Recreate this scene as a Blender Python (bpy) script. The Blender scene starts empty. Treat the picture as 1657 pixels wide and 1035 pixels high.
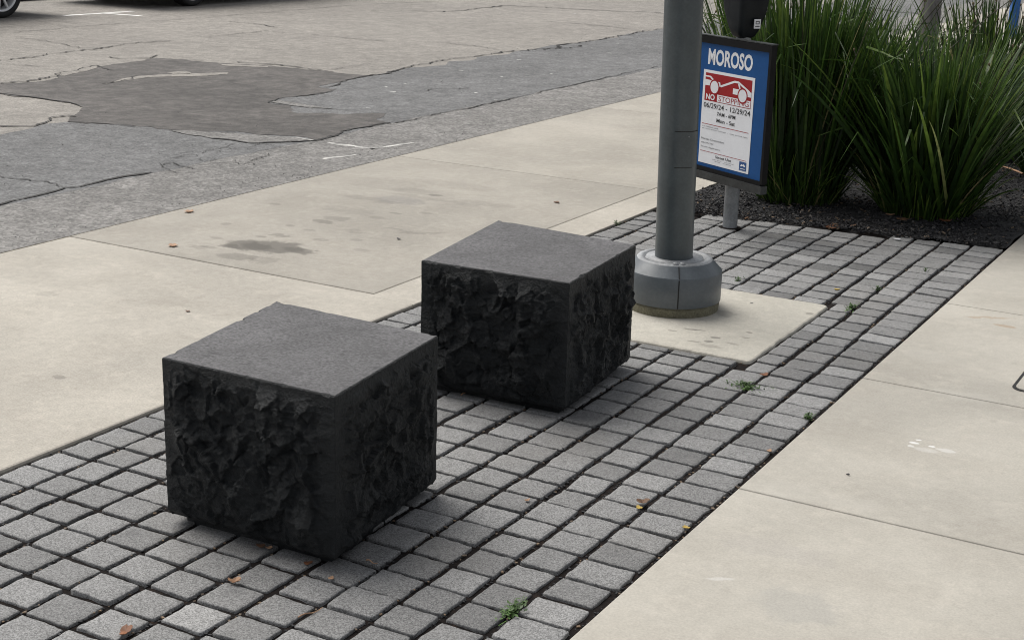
import bpy, math, random
import numpy as np
from mathutils import Vector, Matrix

random.seed(7); rng = np.random.default_rng(7)
scn = bpy.context.scene
COL = scn.collection

# ------------------------------------------------------------------ camera
CAM_H = 1.65
F_PX, PW, PH = 2363.4, 1657.0, 1035.0
RV = np.array([0.8672, 0.4972, 0.0286]); FV = np.array([-0.4703, 0.8363, -0.2818])
RV /= np.linalg.norm(RV); FV /= np.linalg.norm(FV); RV -= FV * (RV @ FV); RV /= np.linalg.norm(RV)
UV = np.cross(RV, FV)
cam_d = bpy.data.cameras.new('camera'); cam = bpy.data.objects.new('camera', cam_d); COL.objects.link(cam)
cam.matrix_world = Matrix(((RV[0], UV[0], -FV[0], 0), (RV[1], UV[1], -FV[1], 0), (RV[2], UV[2], -FV[2], CAM_H), (0, 0, 0, 1)))
cam_d.sensor_fit = 'HORIZONTAL'; cam_d.sensor_width = 36; cam_d.lens = 36 * F_PX / PW
cam_d.clip_start = 0.05; cam_d.clip_end = 600
scn.camera = cam

# ------------------------------------------------------------------ sky, sun, exposure
SUN_EL, SUN_AZ = math.radians(56), math.radians(-74)      # azimuth clockwise from +Y: light comes from over the street
w = bpy.data.worlds.new('World'); scn.world = w; w.use_nodes = True
wn, wl = w.node_tree.nodes, w.node_tree.links
bg = wn['Background']; sky = wn.new('ShaderNodeTexSky'); sky.sky_type = 'NISHITA'; sky.sun_disc = False
sky.sun_elevation = SUN_EL; sky.sun_rotation = SUN_AZ; sky.air_density = 1.0; sky.dust_density = 3.0
hs = wn.new('ShaderNodeHueSaturation'); hs.inputs['Saturation'].default_value = 0.22
wl.new(sky.outputs[0], hs.inputs['Color']); wl.new(hs.outputs[0], bg.inputs['Color'])
bg.inputs['Strength'].default_value = 0.065
sd = bpy.data.lights.new('sun', 'SUN'); sun = bpy.data.objects.new('sun', sd); COL.objects.link(sun)
sd.energy = 1.5; sd.angle = math.radians(46); sd.color = (1.0, 0.965, 0.91)
sdir = Vector((math.sin(SUN_AZ) * math.cos(SUN_EL), math.cos(SUN_AZ) * math.cos(SUN_EL), math.sin(SUN_EL)))
sun.rotation_euler = sdir.to_track_quat('Z', 'Y').to_euler(); sun.location = (0, 0, 20)
scn.view_settings.view_transform = 'Standard'; scn.view_settings.look = 'None'
scn.view_settings.gamma = 1; scn.view_settings.exposure = 0.97
scn.render.engine = 'CYCLES'; scn.cycles.filter_width = 1.0

# ------------------------------------------------------------------ helpers
def gp(x, y, z=0.0):
    """point where the sight line through photo pixel (x, y) meets the level z"""
    d = RV * (x - PW / 2) / F_PX - UV * (y - PH / 2) / F_PX + FV
    return (d * ((z - CAM_H) / d[2]))[:2]

def _hash(ix, iy, iz, seed):
    h = (ix * 374761393 + iy * 668265263 + iz * 2147483647 + seed * 1274126177) & 0xffffffff
    h = ((h ^ (h >> 13)) * 1103515245) & 0xffffffff
    h = ((h ^ (h >> 15)) * 2654435761) & 0xffffffff
    return ((h ^ (h >> 16)) & 0xffffff) / float(0xffffff) * 2 - 1

def vnoise(p, seed=0):
    p = np.asarray(p, float); i = np.floor(p).astype(np.int64); f = p - i; u = f * f * f * (f * (f * 6 - 15) + 10)
    out = 0
    for dx in (0, 1):
        for dy in (0, 1):
            for dz in (0, 1):
                wgt = (u[..., 0] if dx else 1 - u[..., 0]) * (u[..., 1] if dy else 1 - u[..., 1]) * (u[..., 2] if dz else 1 - u[..., 2])
                out = out + wgt * _hash(i[..., 0] + dx, i[..., 1] + dy, i[..., 2] + dz, seed)
    return out

def fbm(p, octv=4, seed=0, gain=0.5):
    a, s, o = 1.0, 0, np.asarray(p, float)
    for k in range(octv):
        s = s + a * vnoise(o, seed + k); o = o * 2.03 + 7.1; a *= gain
    return s

def link_mesh(name, verts, faces, mats, parent=None, smooth=False, fmat=None, attr=None):
    me = bpy.data.meshes.new(name)
    me.from_pydata([tuple(map(float, v)) for v in verts], [], [tuple(map(int, f)) for f in faces])
    for m in (mats if isinstance(mats, (list, tuple)) else [mats]): me.materials.append(m)
    if fmat is not None: me.polygons.foreach_set('material_index', np.asarray(fmat, np.int32))
    if smooth: me.polygons.foreach_set('use_smooth', np.ones(len(me.polygons), bool))
    if attr is not None:
        a = me.attributes.new('tone', 'FLOAT', 'POINT'); a.data.foreach_set('value', np.asarray(attr, np.float32))
    me.update()
    o = bpy.data.objects.new(name, me); COL.objects.link(o)
    if parent is not None: o.parent = parent
    return o

class MB:
    """collects vertices and faces of one mesh"""
    def __init__(s): s.v = []; s.f = []; s.m = []; s.a = []
    def add(s, v, f, m=0, a=0.0):
        n = len(s.v); s.v.extend([tuple(q) for q in v]); s.a.extend([a] * len(v))
        for q in f: s.f.append([n + i for i in q]); s.m.append(m)
    def box(s, c, d, rz=0, m=0, rot=None, a=0.0, bev=0.0):
        hx, hy, hz = d[0] / 2, d[1] / 2, d[2] / 2
        R = rot if rot is not None else Matrix.Rotation(rz, 3, 'Z')
        if bev <= 0:
            P = [(x, y, z) for z in (-hz, hz) for x, y in ((-hx, -hy), (hx, -hy), (hx, hy), (-hx, hy))]
            F = [(3, 2, 1, 0), (4, 5, 6, 7), (0, 1, 5, 4), (1, 2, 6, 5), (2, 3, 7, 6), (3, 0, 4, 7)]
        else:
            b = bev
            def ring(ix, z):
                x, y = hx - ix, hy - ix; e = b
                return [(-x + e, -y, z), (x - e, -y, z), (x, -y + e, z), (x, y - e, z), (x - e, y, z), (-x + e, y, z), (-x, y - e, z), (-x, -y + e, z)]
            P = ring(b, -hz) + ring(0, -hz + b) + ring(0, hz - b) + ring(b, hz); F = [tuple(range(7, -1, -1)), tuple(range(24, 32))]
            for k in range(3):
                for i in range(8): F.append((k * 8 + i, k * 8 + (i + 1) % 8, k * 8 + 8 + (i + 1) % 8, k * 8 + 8 + i))
        s.add([tuple(R @ Vector(p) + Vector(c)) for p in P], F, m, a)
    def lathe(s, prof, c=(0, 0, 0), n=48, m=0, R=None, cap=True):
        P = []
        for r, z in prof:
            for k in range(n):
                t = 2 * math.pi * k / n; q = Vector((r * math.cos(t), r * math.sin(t), z))
                if R is not None: q = R @ q
                P.append(tuple(q + Vector(c)))
        F = []
        for j in range(len(prof) - 1):
            for k in range(n): F.append((j * n + k, j * n + (k + 1) % n, (j + 1) * n + (k + 1) % n, (j + 1) * n + k))
        if cap: F.append(tuple(range(n - 1, -1, -1))); F.append(tuple(range((len(prof) - 1) * n, len(prof) * n)))
        s.add(P, F, m)
    def build(s, name, mats, parent=None, smooth=False, attr=False):
        return link_mesh(name, s.v, s.f, mats, parent, smooth, s.m, s.a if attr else None)

def tag(o, label=None, cat=None, group=None, kind=None):
    if label: o['label'] = label
    if cat: o['category'] = cat
    if group: o['group'] = group
    if kind: o['kind'] = kind
    return o

def empty(name, loc, label, cat, group=None, rz=0):
    o = bpy.data.objects.new(name, None); COL.objects.link(o); o.location = loc; o.rotation_euler = (0, 0, rz)
    o.empty_display_size = 0.1
    return tag(o, label, cat, group)

# ------------------------------------------------------------------ material helpers
class NT:
    def __init__(s, name):
        s.m = bpy.data.materials.new(name); s.m.use_nodes = True; s.t = s.m.node_tree
        s.b = s.t.nodes['Principled BSDF']; tc = s.t.nodes.new('ShaderNodeTexCoord'); s.co = tc.outputs['Object']
    def n(s, typ, inp=None, **kw):
        nd = s.t.nodes.new(typ)
        for k, v in kw.items(): setattr(nd, k, v)
        for k, v in (inp or {}).items(): s.set(nd.inputs[k], v)
        return nd
    def set(s, sock, v):
        if isinstance(v, bpy.types.NodeSocket): s.t.links.new(v, sock)
        else: sock.default_value = v
    def noise(s, scale, detail=4, rough=0.55, vec=None, dist=0.0):
        return s.n('ShaderNodeTexNoise', {'Vector': vec or s.co, 'Scale': scale, 'Detail': detail, 'Roughness': rough, 'Distortion': dist}).outputs['Fac']
    def vor(s, scale, vec=None, feature='F1', out='Distance', rnd=1.0):
        return s.n('ShaderNodeTexVoronoi', {'Vector': vec or s.co, 'Scale': scale, 'Randomness': rnd}, feature=feature).outputs[out]
    def ramp(s, fac, stops):
        r = s.n('ShaderNodeValToRGB', {'Fac': fac}); e = r.color_ramp.elements
        while len(e) < len(stops): e.new(0.5)
        for k, (p, c) in enumerate(stops):
            e[k].position = p; e[k].color = c if len(c) == 4 else (*c, 1)
        return r.outputs['Color']
    def mr(s, v, a, b, c, d, smooth=True):
        return s.n('ShaderNodeMapRange', {'Value': v, 'From Min': a, 'From Max': b, 'To Min': c, 'To Max': d}, interpolation_type='SMOOTHSTEP' if smooth else 'LINEAR').outputs[0]
    def mix(s, fac, a, b, mode='MIX'):
        nd = s.n('ShaderNodeMix', data_type='RGBA', blend_type=mode)
        s.set(nd.inputs[0], fac); s.set(nd.inputs[6], a if not isinstance(a, tuple) else (*a[:3], 1)); s.set(nd.inputs[7], b if not isinstance(b, tuple) else (*b[:3], 1))
        return nd.outputs[2]
    def math(s, op, a, b=0.0, c=None):
        nd = s.n('ShaderNodeMath', operation=op); s.set(nd.inputs[0], a); s.set(nd.inputs[1], b)
        if c is not None: s.set(nd.inputs[2], c)
        return nd.outputs[0]
    def scale(s, col, f):
        """colour times a grey factor (socket)"""
        cc = s.n('ShaderNodeCombineColor', {0: f, 1: f, 2: f}).outputs[0]
        return s.mix(1.0, col, cc, 'MULTIPLY')
    def tone(s): return s.n('ShaderNodeAttribute', attribute_name='tone').outputs['Fac']
    def bump(s, h, strength=0.5, dist=0.002, prev=None):
        nd = s.n('ShaderNodeBump', {'Height': h, 'Strength': strength, 'Distance': dist})
        if prev is not None: s.set(nd.inputs['Normal'], prev)
        return nd.outputs[0]
    def out(s, col, rough=0.8, nrm=None, metal=0.0, spec=None, coat=None):
        s.set(s.b.inputs['Base Color'], col if not isinstance(col, tuple) else (*col[:3], 1)); s.set(s.b.inputs['Roughness'], rough)
        s.set(s.b.inputs['Metallic'], metal)
        if spec is not None: s.set(s.b.inputs['Specular IOR Level'], spec)
        if nrm is not None: s.set(s.b.inputs['Normal'], nrm)
        if coat is not None: s.set(s.b.inputs['Coat Weight'], coat)
        return s.m

def concrete(name, base, stains_shade=(), speck=1.0, pits=0.35):
    t = NT(name)
    col = t.scale((*base, 1), t.mr(t.noise(0.9, 5, 0.6, dist=0.4), 0.3, 0.7, 0.86, 1.12))
    col = t.mix(t.mr(t.noise(2.6, 6, 0.65), 0.42, 0.68, 0, 0.34), col, (base[0] * 0.80, base[1] * 0.78, base[2] * 0.76))
    col = t.mix(t.mr(t.noise(7.0, 4, 0.6), 0.50, 0.72, 0, 0.40), col, (min(1, base[0] * 1.16), min(1, base[1] * 1.15), base[2] * 1.14))
    col = t.scale(col, t.mr(t.noise(140, 3, 0.7), 0.25, 0.75, 1 - 0.17 * speck, 1 + 0.16 * speck))
    col = t.scale(col, t.mr(t.noise(28, 4, 0.7), 0.3, 0.7, 1 - 0.07 * speck, 1 + 0.06 * speck))
    col = t.mix(t.mr(t.noise(17, 3, 0.55), 0.64, 0.74, 0, 0.16), col, (base[0] * .45, base[1] * .44, base[2] * .42))
    col = t.mix(t.mr(t.noise(6, 5, 0.8, vec=t.n('ShaderNodeMapping', {'Vector': t.co, 'Scale': (1.0, 5.0, 1)}).outputs[0]), 0.55, 0.75, 0, 0.22), col, (base[0] * .72, base[1] * .72, base[2] * .74))
    pit = t.math('MULTIPLY', t.mr(t.noise(55, 2, 0.5), 0.70, 0.76, 0, 1), t.mr(t.noise(4, 2, 0.5), 0.45, 0.6, 0, pits))
    col = t.mix(pit, col, (0.12, 0.11, 0.10))
    h = t.math('ADD', t.noise(160, 3, 0.6), t.math('MULTIPLY', t.noise(30, 4, 0.6), 1.5))
    rough = 0.88
    if t.tone: col = t.scale(col, t.math('ADD', t.tone(), 1.0))
    if stains_shade:
        dv = t.n('ShaderNodeTexNoise', {'Vector': t.co, 'Scale': 14.0, 'Detail': 4.0, 'Roughness': 0.6})
        d3 = t.n('ShaderNodeVectorMath', {0: dv.outputs['Color'], 1: (0.5, 0.5, 0.5)}, operation='SUBTRACT').outputs[0]
        d3 = t.n('ShaderNodeVectorMath', {0: d3, 'Scale': 0.15}, operation='SCALE').outputs[0]
        pos = t.n('ShaderNodeVectorMath', {0: t.co, 1: d3}, operation='ADD').outputs[0]
        pos2 = t.n('ShaderNodeVectorMath', {0: t.co, 1: t.n('ShaderNodeVectorMath', {0: d3, 'Scale': 0.22}, operation='SCALE').outputs[0]}, operation='ADD').outputs[0]
        for (cx, cy, rx, ry, an, st, cc) in stains_shade:
            mp = t.n('ShaderNodeMapping', {'Vector': pos if rx > .055 else pos2, 'Location': (cx, cy, 0), 'Rotation': (0, 0, an), 'Scale': (rx, ry, 1e3)}, vector_type='TEXTURE')
            ln = t.n('ShaderNodeVectorMath', {0: mp.outputs[0]}, operation='LENGTH').outputs['Value']
            col = t.mix(t.mr(ln, 0.70, 1.12, st, 0.0), col, cc)
    return t.out(col, rough, t.bump(h, 0.35, 0.0012))

def asphalt(name, base, agg=0.5, warm=0.0, stone=95.0, mott=0.12):
    t = NT(name)
    col = t.scale((*base, 1), t.mr(t.noise(0.45, 6, 0.6, dist=0.5), 0.3, 0.7, 1 - mott, 1 + mott))
    col = t.mix(t.mr(t.noise(1.7, 5, 0.65), 0.5, 0.7, 0, 0.35), col, (base[0] * 0.80, base[1] * 0.79, base[2] * 0.79))
    vn = t.n('ShaderNodeTexVoronoi', {'Vector': t.co, 'Scale': stone}); g = t.n('ShaderNodeSeparateColor', {0: vn.outputs['Color']}).outputs[0]
    col = t.scale(col, t.mr(g, 0, 1, 1 - 0.42 * agg, 1 + 0.5 * agg, False))
    col = t.mix(t.mr(t.noise(70, 2, 0.6), 0.66, 0.72, 0, 0.6 * agg), col, (min(1, base[0] * 1.9), min(1, base[1] * 1.9), min(1, base[2] * 1.9)))
    col = t.mix(t.mr(t.noise(48, 3, 0.6), 0.62, 0.72, 0, 0.6 * agg), col, (base[0] * 0.35, base[1] * 0.35, base[2] * 0.35))
    col = t.scale(col, t.mr(t.noise(9, 6, 0.75), 0.3, 0.7, 1 - 1.4 * mott - .06, 1 + 1.1 * mott + .05))
    col = t.scale(col, t.mr(t.noise(3.0, 5, 0.7, dist=1.2), 0.35, 0.65, 1 - mott * .9, 1 + mott * .8))
    h = t.math('ADD', vn.outputs['Distance'], t.math('MULTIPLY', t.noise(45, 4, 0.65), 1.6))
    return t.out(col, 0.85, t.bump(h, 0.55 * (0.4 + agg), 0.004))

def paint(name, col, rough=0.35, metal=0.0, coat=0.0, wear=0.03, bumpy=0.0, spec=None):
    t = NT(name)
    c = t.scale((*col, 1), t.mr(t.noise(6, 4, 0.6), 0.3, 0.7, 1 - wear * 2, 1 + wear * 2))
    c = t.scale(c, t.mr(t.noise(90, 2, 0.6), 0.3, 0.7, 1 - wear, 1 + wear))
    r = t.mr(t.noise(18, 4, 0.6), 0.3, 0.7, max(0.02, rough - 0.08), rough + 0.08)
    return t.out(c, r, t.bump(t.noise(60, 3, 0.6), bumpy, 0.001) if bumpy else None, metal, spec, coat)

OIL_AND_SHADE = (0.095, 0.087, 0.075); FAINT = (0.21, 0.195, 0.165); RUST = (0.30, 0.19, 0.09); WHITE = (0.75, 0.75, 0.74)
def pxs(x, y, lx, ly, st, c, an=0.0):
    p = gp(x, y); return (p[0], p[1], lx, ly, an, st, c)
STAINS = [pxs(402, 397, .13, .10, .72, OIL_AND_SHADE), pxs(445, 399, .17, .12, .72, OIL_AND_SHADE), pxs(484, 405, .10, .055, .6, OIL_AND_SHADE), pxs(372, 398, .06, .03, .55, OIL_AND_SHADE, .3),
          pxs(384, 416, .10, .06, .4, OIL_AND_SHADE), pxs(424, 420, .07, .06, .25, OIL_AND_SHADE), pxs(453, 381, .06, .035, .4, OIL_AND_SHADE), pxs(422, 383, .035, .02, .4, OIL_AND_SHADE),
          pxs(525, 358, .07, .04, .45, OIL_AND_SHADE), pxs(544, 353, .08, .05, .28, OIL_AND_SHADE), pxs(598, 322, .22, .05, .22, OIL_AND_SHADE), pxs(648, 324, .16, .10, .26, (0.12, 0.12, 0.13)),
          pxs(700, 322, .30, .05, .18, OIL_AND_SHADE), pxs(668, 309, .14, .08, .15, OIL_AND_SHADE), pxs(620, 297, .30, .16, .12, OIL_AND_SHADE), pxs(680, 377, .14, .03, .28, OIL_AND_SHADE, .5),
          pxs(650, 372, .10, .02, .25, OIL_AND_SHADE), pxs(575, 374, .06, .04, .2, OIL_AND_SHADE), pxs(520, 388, .05, .03, .3, OIL_AND_SHADE), pxs(577, 388, .04, .025, .25, OIL_AND_SHADE), pxs(320, 400, .06, .03, .25, OIL_AND_SHADE),
          pxs(366, 362, .03, .03, .3, OIL_AND_SHADE), pxs(300, 300, .03, .02, .25, OIL_AND_SHADE), pxs(250, 480, .24, .12, .10, OIL_AND_SHADE), pxs(290, 425, .35, .14, .10, OIL_AND_SHADE), pxs(95, 610, .03, .02, .4, OIL_AND_SHADE),
          pxs(60, 450, .3, .1, .09, OIL_AND_SHADE), pxs(70, 475, .06, .03, .15, OIL_AND_SHADE), pxs(740, 300, .3, .1, .12, OIL_AND_SHADE), pxs(560, 340, .2, .08, .15, OIL_AND_SHADE), pxs(470, 365, .03, .02, .3, OIL_AND_SHADE), pxs(500, 372, .04, .02, .25, OIL_AND_SHADE), pxs(610, 352, .05, .03, .25, OIL_AND_SHADE), pxs(640, 345, .04, .02, .3, OIL_AND_SHADE), pxs(585, 405, .05, .03, .22, OIL_AND_SHADE), pxs(690, 345, .04, .03, .22, OIL_AND_SHADE), pxs(705, 316, .05, .03, .5, OIL_AND_SHADE), pxs(445, 330, .04, .02, .3, OIL_AND_SHADE), pxs(350, 385, .04, .02, .3, OIL_AND_SHADE), pxs(338, 400, .05, .02, .3, OIL_AND_SHADE), pxs(790, 330, .2, .05, .12, OIL_AND_SHADE)]
STAINS_R = [pxs(1600, 513, .10, .02, .35, RUST, .4), pxs(1625, 527, .05, .02, .45, RUST), pxs(1480, 716, .016, .010, .8, WHITE),
            pxs(1486, 711, .012, .008, .8, WHITE), pxs(1508, 722, .012, .009, .8, WHITE), pxs(1498, 728, .04, .02, .22, WHITE), pxs(1530, 729, .035, .015, .35, WHITE), pxs(1474, 722, .012, .01, .5, WHITE),
            pxs(1165, 935, .04, .010, .25, WHITE, .5), pxs(1290, 980, .12, .09, .14, (0.16, 0.18, 0.2)), pxs(1260, 890, .16, .06, .11, (0.2, 0.18, 0.2)), pxs(1225, 795, .12, .06, .2, (0.52, 0.50, 0.45)),
            pxs(1320, 800, .2, .06, .18, (0.52, 0.50, 0.45)), pxs(1560, 640, .12, .05, .2, (0.52, 0.5, 0.45)), pxs(1500, 575, .1, .08, .15, (0.52, 0.5, 0.45))]
PAD_STAINS_SHADE = [pxs(1118, 533, .035, .012, .5, OIL_AND_SHADE), pxs(1131, 534, .03, .01, .5, OIL_AND_SHADE), pxs(1158, 546, .022, .014, .6, OIL_AND_SHADE), pxs(1147, 552, .02, .02, .6, OIL_AND_SHADE), pxs(1214, 538, .016, .012, .55, OIL_AND_SHADE),
         pxs(1208, 546, .02, .008, .5, OIL_AND_SHADE), pxs(1309, 507, .02, .02, .45, OIL_AND_SHADE), pxs(1123, 552, .03, .01, .4, OIL_AND_SHADE), pxs(1088, 535, .02, .012, .4, OIL_AND_SHADE), pxs(1185, 556, .03, .01, .35, OIL_AND_SHADE),
         pxs(1216, 490, .007, .007, .95, (0.02, 0.02, 0.02)), pxs(1172, 506, .06, .05, .25, OIL_AND_SHADE), pxs(1150, 560, .05, .02, .25, OIL_AND_SHADE)]  # faint ellipse right of the footing is the lamp base's soft shadow painted in

M = {}
M['walk_l'] = concrete('street_side_concrete', (0.425, 0.396, 0.345), STAINS)
M['walk_r'] = concrete('wide_sidewalk_concrete', (0.430, 0.406, 0.357), STAINS_R, speck=0.6, pits=0.2)
M['pad'] = concrete('pad_concrete', (0.47, 0.447, 0.39), PAD_STAINS_SHADE, speck=1.0)
M['asph'] = asphalt('weathered_asphalt', (0.252, 0.234, 0.210), 0.5, stone=80, mott=0.09)
M['trench'] = asphalt('grey_trench_asphalt', (0.140, 0.140, 0.140), 0.75, stone=70)
M['gutter'] = asphalt('gutter_asphalt', (0.190, 0.183, 0.174), 0.85, stone=65)
M['patch'] = asphalt('brown_asphalt_patch', (0.092, 0.084, 0.078), 0.35, stone=90, mott=0.22)
M['crack'] = asphalt('crack_filler', (0.028, 0.026, 0.024), 0.3)

def m_simple(name, col, rough, **k): return paint(name, col, rough, **k)

t = NT('paver_granite')
vn = t.n('ShaderNodeTexVoronoi', {'Vector': t.co, 'Scale': 330.0}); g = t.n('ShaderNodeSeparateColor', {0: vn.outputs['Color']}).outputs[0]
col = t.scale((0.208, 0.207, 0.205, 1), t.mr(g, 0, 1, 0.52, 1.5, False))
col = t.mix(t.mr(t.noise(190, 2, 0.6), 0.60, 0.70, 0, 0.55), col, (0.05, 0.05, 0.052))
col = t.mix(t.mr(t.noise(240, 2, 0.6), 0.62, 0.70, 0, 0.5), col, (0.34, 0.335, 0.32))
col = t.scale(col, t.math('ADD', t.tone(), 1.0))
col = t.mix(t.mr(t.noise(9, 4, 0.6), 0.58, 0.78, 0, 0.45), col, (0.085, 0.085, 0.088))
col = t.mix(t.mr(t.noise(2.2, 3, 0.5), 0.5, 0.75, 0, 0.30), col, (0.165, 0.155, 0.14))
M['paver'] = t.out(col, 0.78, t.bump(t.math('ADD', t.noise(170, 4, 0.7), t.math('MULTIPLY', t.noise(40, 3), 1.2)), 0.5, 0.0018))

t = NT('joint_soil')
col = t.ramp(t.noise(60, 5, 0.7), [(0.3, (0.006, 0.005, 0.005)), (0.55, (0.014, 0.011, 0.010)), (0.68, (0.032, 0.021, 0.016)), (0.8, (0.07, 0.05, 0.035))])
M["soil"] = t.out(col, 0.95, spec=0.15, nrm=t.bump(t.noise(90, 5, 0.7), 0.9, 0.006))

t = NT('basalt_split_face')
col = t.ramp(t.noise(5, 6, 0.6, dist=0.6), [(0.30, (0.0075, 0.0095, 0.011)), (0.55, (0.0105, 0.013, 0.015)), (0.75, (0.018, 0.020, 0.0215))])
col = t.scale(col, t.mr(t.noise(70, 6, 0.8), 0.28, 0.72, 0.65, 1.5))
col = t.mix(t.mr(t.noise(260, 2, 0.6), 0.70, 0.76, 0, 0.5), col, (0.09, 0.09, 0.088))
col = t.mix(t.mr(t.noise(11, 5, 0.7), 0.62, 0.76, 0, 0.35), col, (0.030, 0.026, 0.019))
hh = t.math('ADD', t.math('MULTIPLY', t.noise(38, 6, 0.72), 2.2), t.noise(130, 4, 0.7))
M['split'] = t.out(col, 0.5, t.bump(hh, 1.0, 0.009), spec=0.42)

t = NT('basalt_honed_top')
col = t.scale((0.092, 0.090, 0.093, 1), t.mr(t.noise(3.5, 5, 0.6, dist=0.5), 0.3, 0.7, 0.76, 1.2))
col = t.scale(col, t.mr(t.noise(120, 4, 0.75), 0.28, 0.72, 0.5, 1.6))
col = t.mix(t.mr(t.noise(38, 4, 0.6), 0.56, 0.68, 0, 0.65), col, (0.035, 0.035, 0.037))
col = t.mix(t.mr(t.noise(210, 2, 0.6), 0.66, 0.74, 0, 0.6), col, (0.22, 0.21, 0.20))
M['honed'] = t.out(col, 0.70, t.bump(t.math('ADD', t.noise(110, 4, 0.7), t.noise(32, 4, 0.6)), 0.6, 0.002), spec=0.4)

t = NT('mulch_ground')
col = t.ramp(t.noise(75, 5, 0.7), [(0.3, (0.008, 0.008, 0.009)), (0.6, (0.028, 0.027, 0.028)), (0.8, (0.06, 0.055, 0.052))])
M['mulch'] = t.out(col, 0.9, t.bump(t.noise(60, 5, 0.7), 1.0, 0.012))
t = NT('mulch_chip')
col = t.ramp(t.tone(), [(0.0, (0.012, 0.012, 0.014)), (0.7, (0.034, 0.033, 0.035)), (0.94, (0.075, 0.07, 0.066)), (1.0, (0.20, 0.14, 0.09))])
M['chip'] = t.out(col, 0.8)

t = NT('strap_leaf')
at = t.tone()
col = t.ramp(at, [(0.0, (0.010, 0.026, 0.006)), (0.45, (0.022, 0.052, 0.010)), (0.78, (0.062, 0.118, 0.020)), (0.9, (0.125, 0.190, 0.035)), (0.95, (0.26, 0.27, 0.12)), (1.0, (0.33, 0.27, 0.14))])
col = t.scale(col, t.mr(t.noise(25, 3, 0.6), 0.3, 0.7, 0.75, 1.25))
M['leaf'] = t.out(col, 0.42, spec=0.45)
tr = t.n('ShaderNodeBsdfTranslucent', {'Color': col}); ms = t.n('ShaderNodeMixShader', {0: 0.25})
t.t.links.new(t.b.outputs[0], ms.inputs[1]); t.t.links.new(tr.outputs[0], ms.inputs[2])
t.t.links.new(ms.outputs[0], t.t.nodes['Material Output'].inputs['Surface'])
M['stalk'] = paint('dry_stalk', (0.035, 0.035, 0.016), 0.6, wear=0.1)
M['seed'] = paint('seed_pod', (0.10, 0.075, 0.035), 0.7, wear=0.1)

t = NT('tree_bark')
col = t.ramp(t.noise(9, 6, 0.65, vec=t.n('ShaderNodeMapping', {'Vector': t.co, 'Scale': (2, 2, 0.6)}).outputs[0]), [(0.3, (0.13, 0.12, 0.12)), (0.55, (0.22, 0.205, 0.20)), (0.75, (0.30, 0.285, 0.27))])
M['bark'] = t.out(col, 0.85, t.bump(t.noise(35, 5, 0.7), 0.6, 0.006))
M['pole'] = paint('grey_green_pole_paint', (0.070, 0.084, 0.090), 0.36, wear=0.07, bumpy=0.08)
M['cover'] = paint('grey_cover_paint', (0.100, 0.115, 0.128), 0.36, wear=0.06, bumpy=0.08)
M['cover_top'] = paint('worn_cover_top_paint', (0.30, 0.31, 0.32), 0.5, wear=0.18, bumpy=0.1)
M['seam'] = paint('seam_dark', (0.012, 0.012, 0.012), 0.7)
M['galv'] = paint('galvanised_steel', (0.24, 0.25, 0.26), 0.5, 0.25, wear=0.12, bumpy=0.1)
M['blackp'] = paint('black_plastic', (0.005, 0.005, 0.006), 0.5, spec=0.15, wear=0.1, bumpy=0.05)
M['blackw'] = paint('scuffed_black_rail', (0.022, 0.025, 0.026), 0.5, wear=0.3, bumpy=0.1)
M['meter'] = paint('meter_housing', (0.009, 0.012, 0.015), 0.5, spec=0.2, wear=0.1)
M['blue'] = paint('poster_blue', (0.010, 0.075, 0.24), 0.5, spec=0.2, wear=0.03)
M['white'] = paint('print_white', (0.78, 0.79, 0.82), 0.5, wear=0.015)
M['red'] = paint('print_red', (0.32, 0.018, 0.022), 0.55, spec=0.2, wear=0.02)
M['ink'] = paint('print_black', (0.02, 0.02, 0.022), 0.6)
M['inkg'] = paint('print_grey', (0.10, 0.10, 0.11), 0.6)
M['logo'] = paint('print_blue', (0.015, 0.07, 0.22), 0.5)
M['paintw'] = paint('road_paint_white', (0.72, 0.71, 0.68), 0.7, wear=0.12, bumpy=0.3)
M['paintf'] = paint('faded_road_paint', (0.42, 0.41, 0.39), 0.8, wear=0.3, bumpy=0.4)
M['kerbblue'] = paint('blue_post_paint', (0.015, 0.10, 0.33), 0.4, wear=0.08)
M['carblack'] = paint('black_car_paint', (0.008, 0.009, 0.011), 0.22, 0.0, coat=0.6)
M['cargrey'] = paint('dark_car_paint', (0.03, 0.032, 0.036), 0.25, 0.2, coat=0.6)
M['tyre'] = paint('tyre_rubber', (0.013, 0.013, 0.013), 0.75, wear=0.1, bumpy=0.2)
M['rim'] = paint('alloy_rim', (0.72, 0.72, 0.72), 0.4, 0.2, wear=0.05)
M['glass'] = paint('dark_glass', (0.01, 0.012, 0.014), 0.08)
M['lampr'] = paint('lamp_red', (0.3, 0.01, 0.01), 0.2)
M['lampw'] = paint('lamp_clear', (0.6, 0.6, 0.6), 0.15)
M['dryleaf'] = paint('dry_leaf_rust', (0.19, 0.075, 0.032), 0.7, wear=0.2)
M['tanleaf'] = paint('dry_leaf_tan', (0.42, 0.25, 0.15), 0.7, wear=0.15)
M['yelleaf'] = paint('yellow_leaf', (0.45, 0.31, 0.06), 0.6, wear=0.15)
M['brownleaf'] = paint('brown_leaf', (0.16, 0.085, 0.045), 0.7, wear=0.2)
M['weed'] = paint('weed_green', (0.06, 0.12, 0.025), 0.6, wear=0.2)
M['mossy'] = concrete('mossy_footing', (0.17, 0.16, 0.11), speck=2.0)

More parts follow.
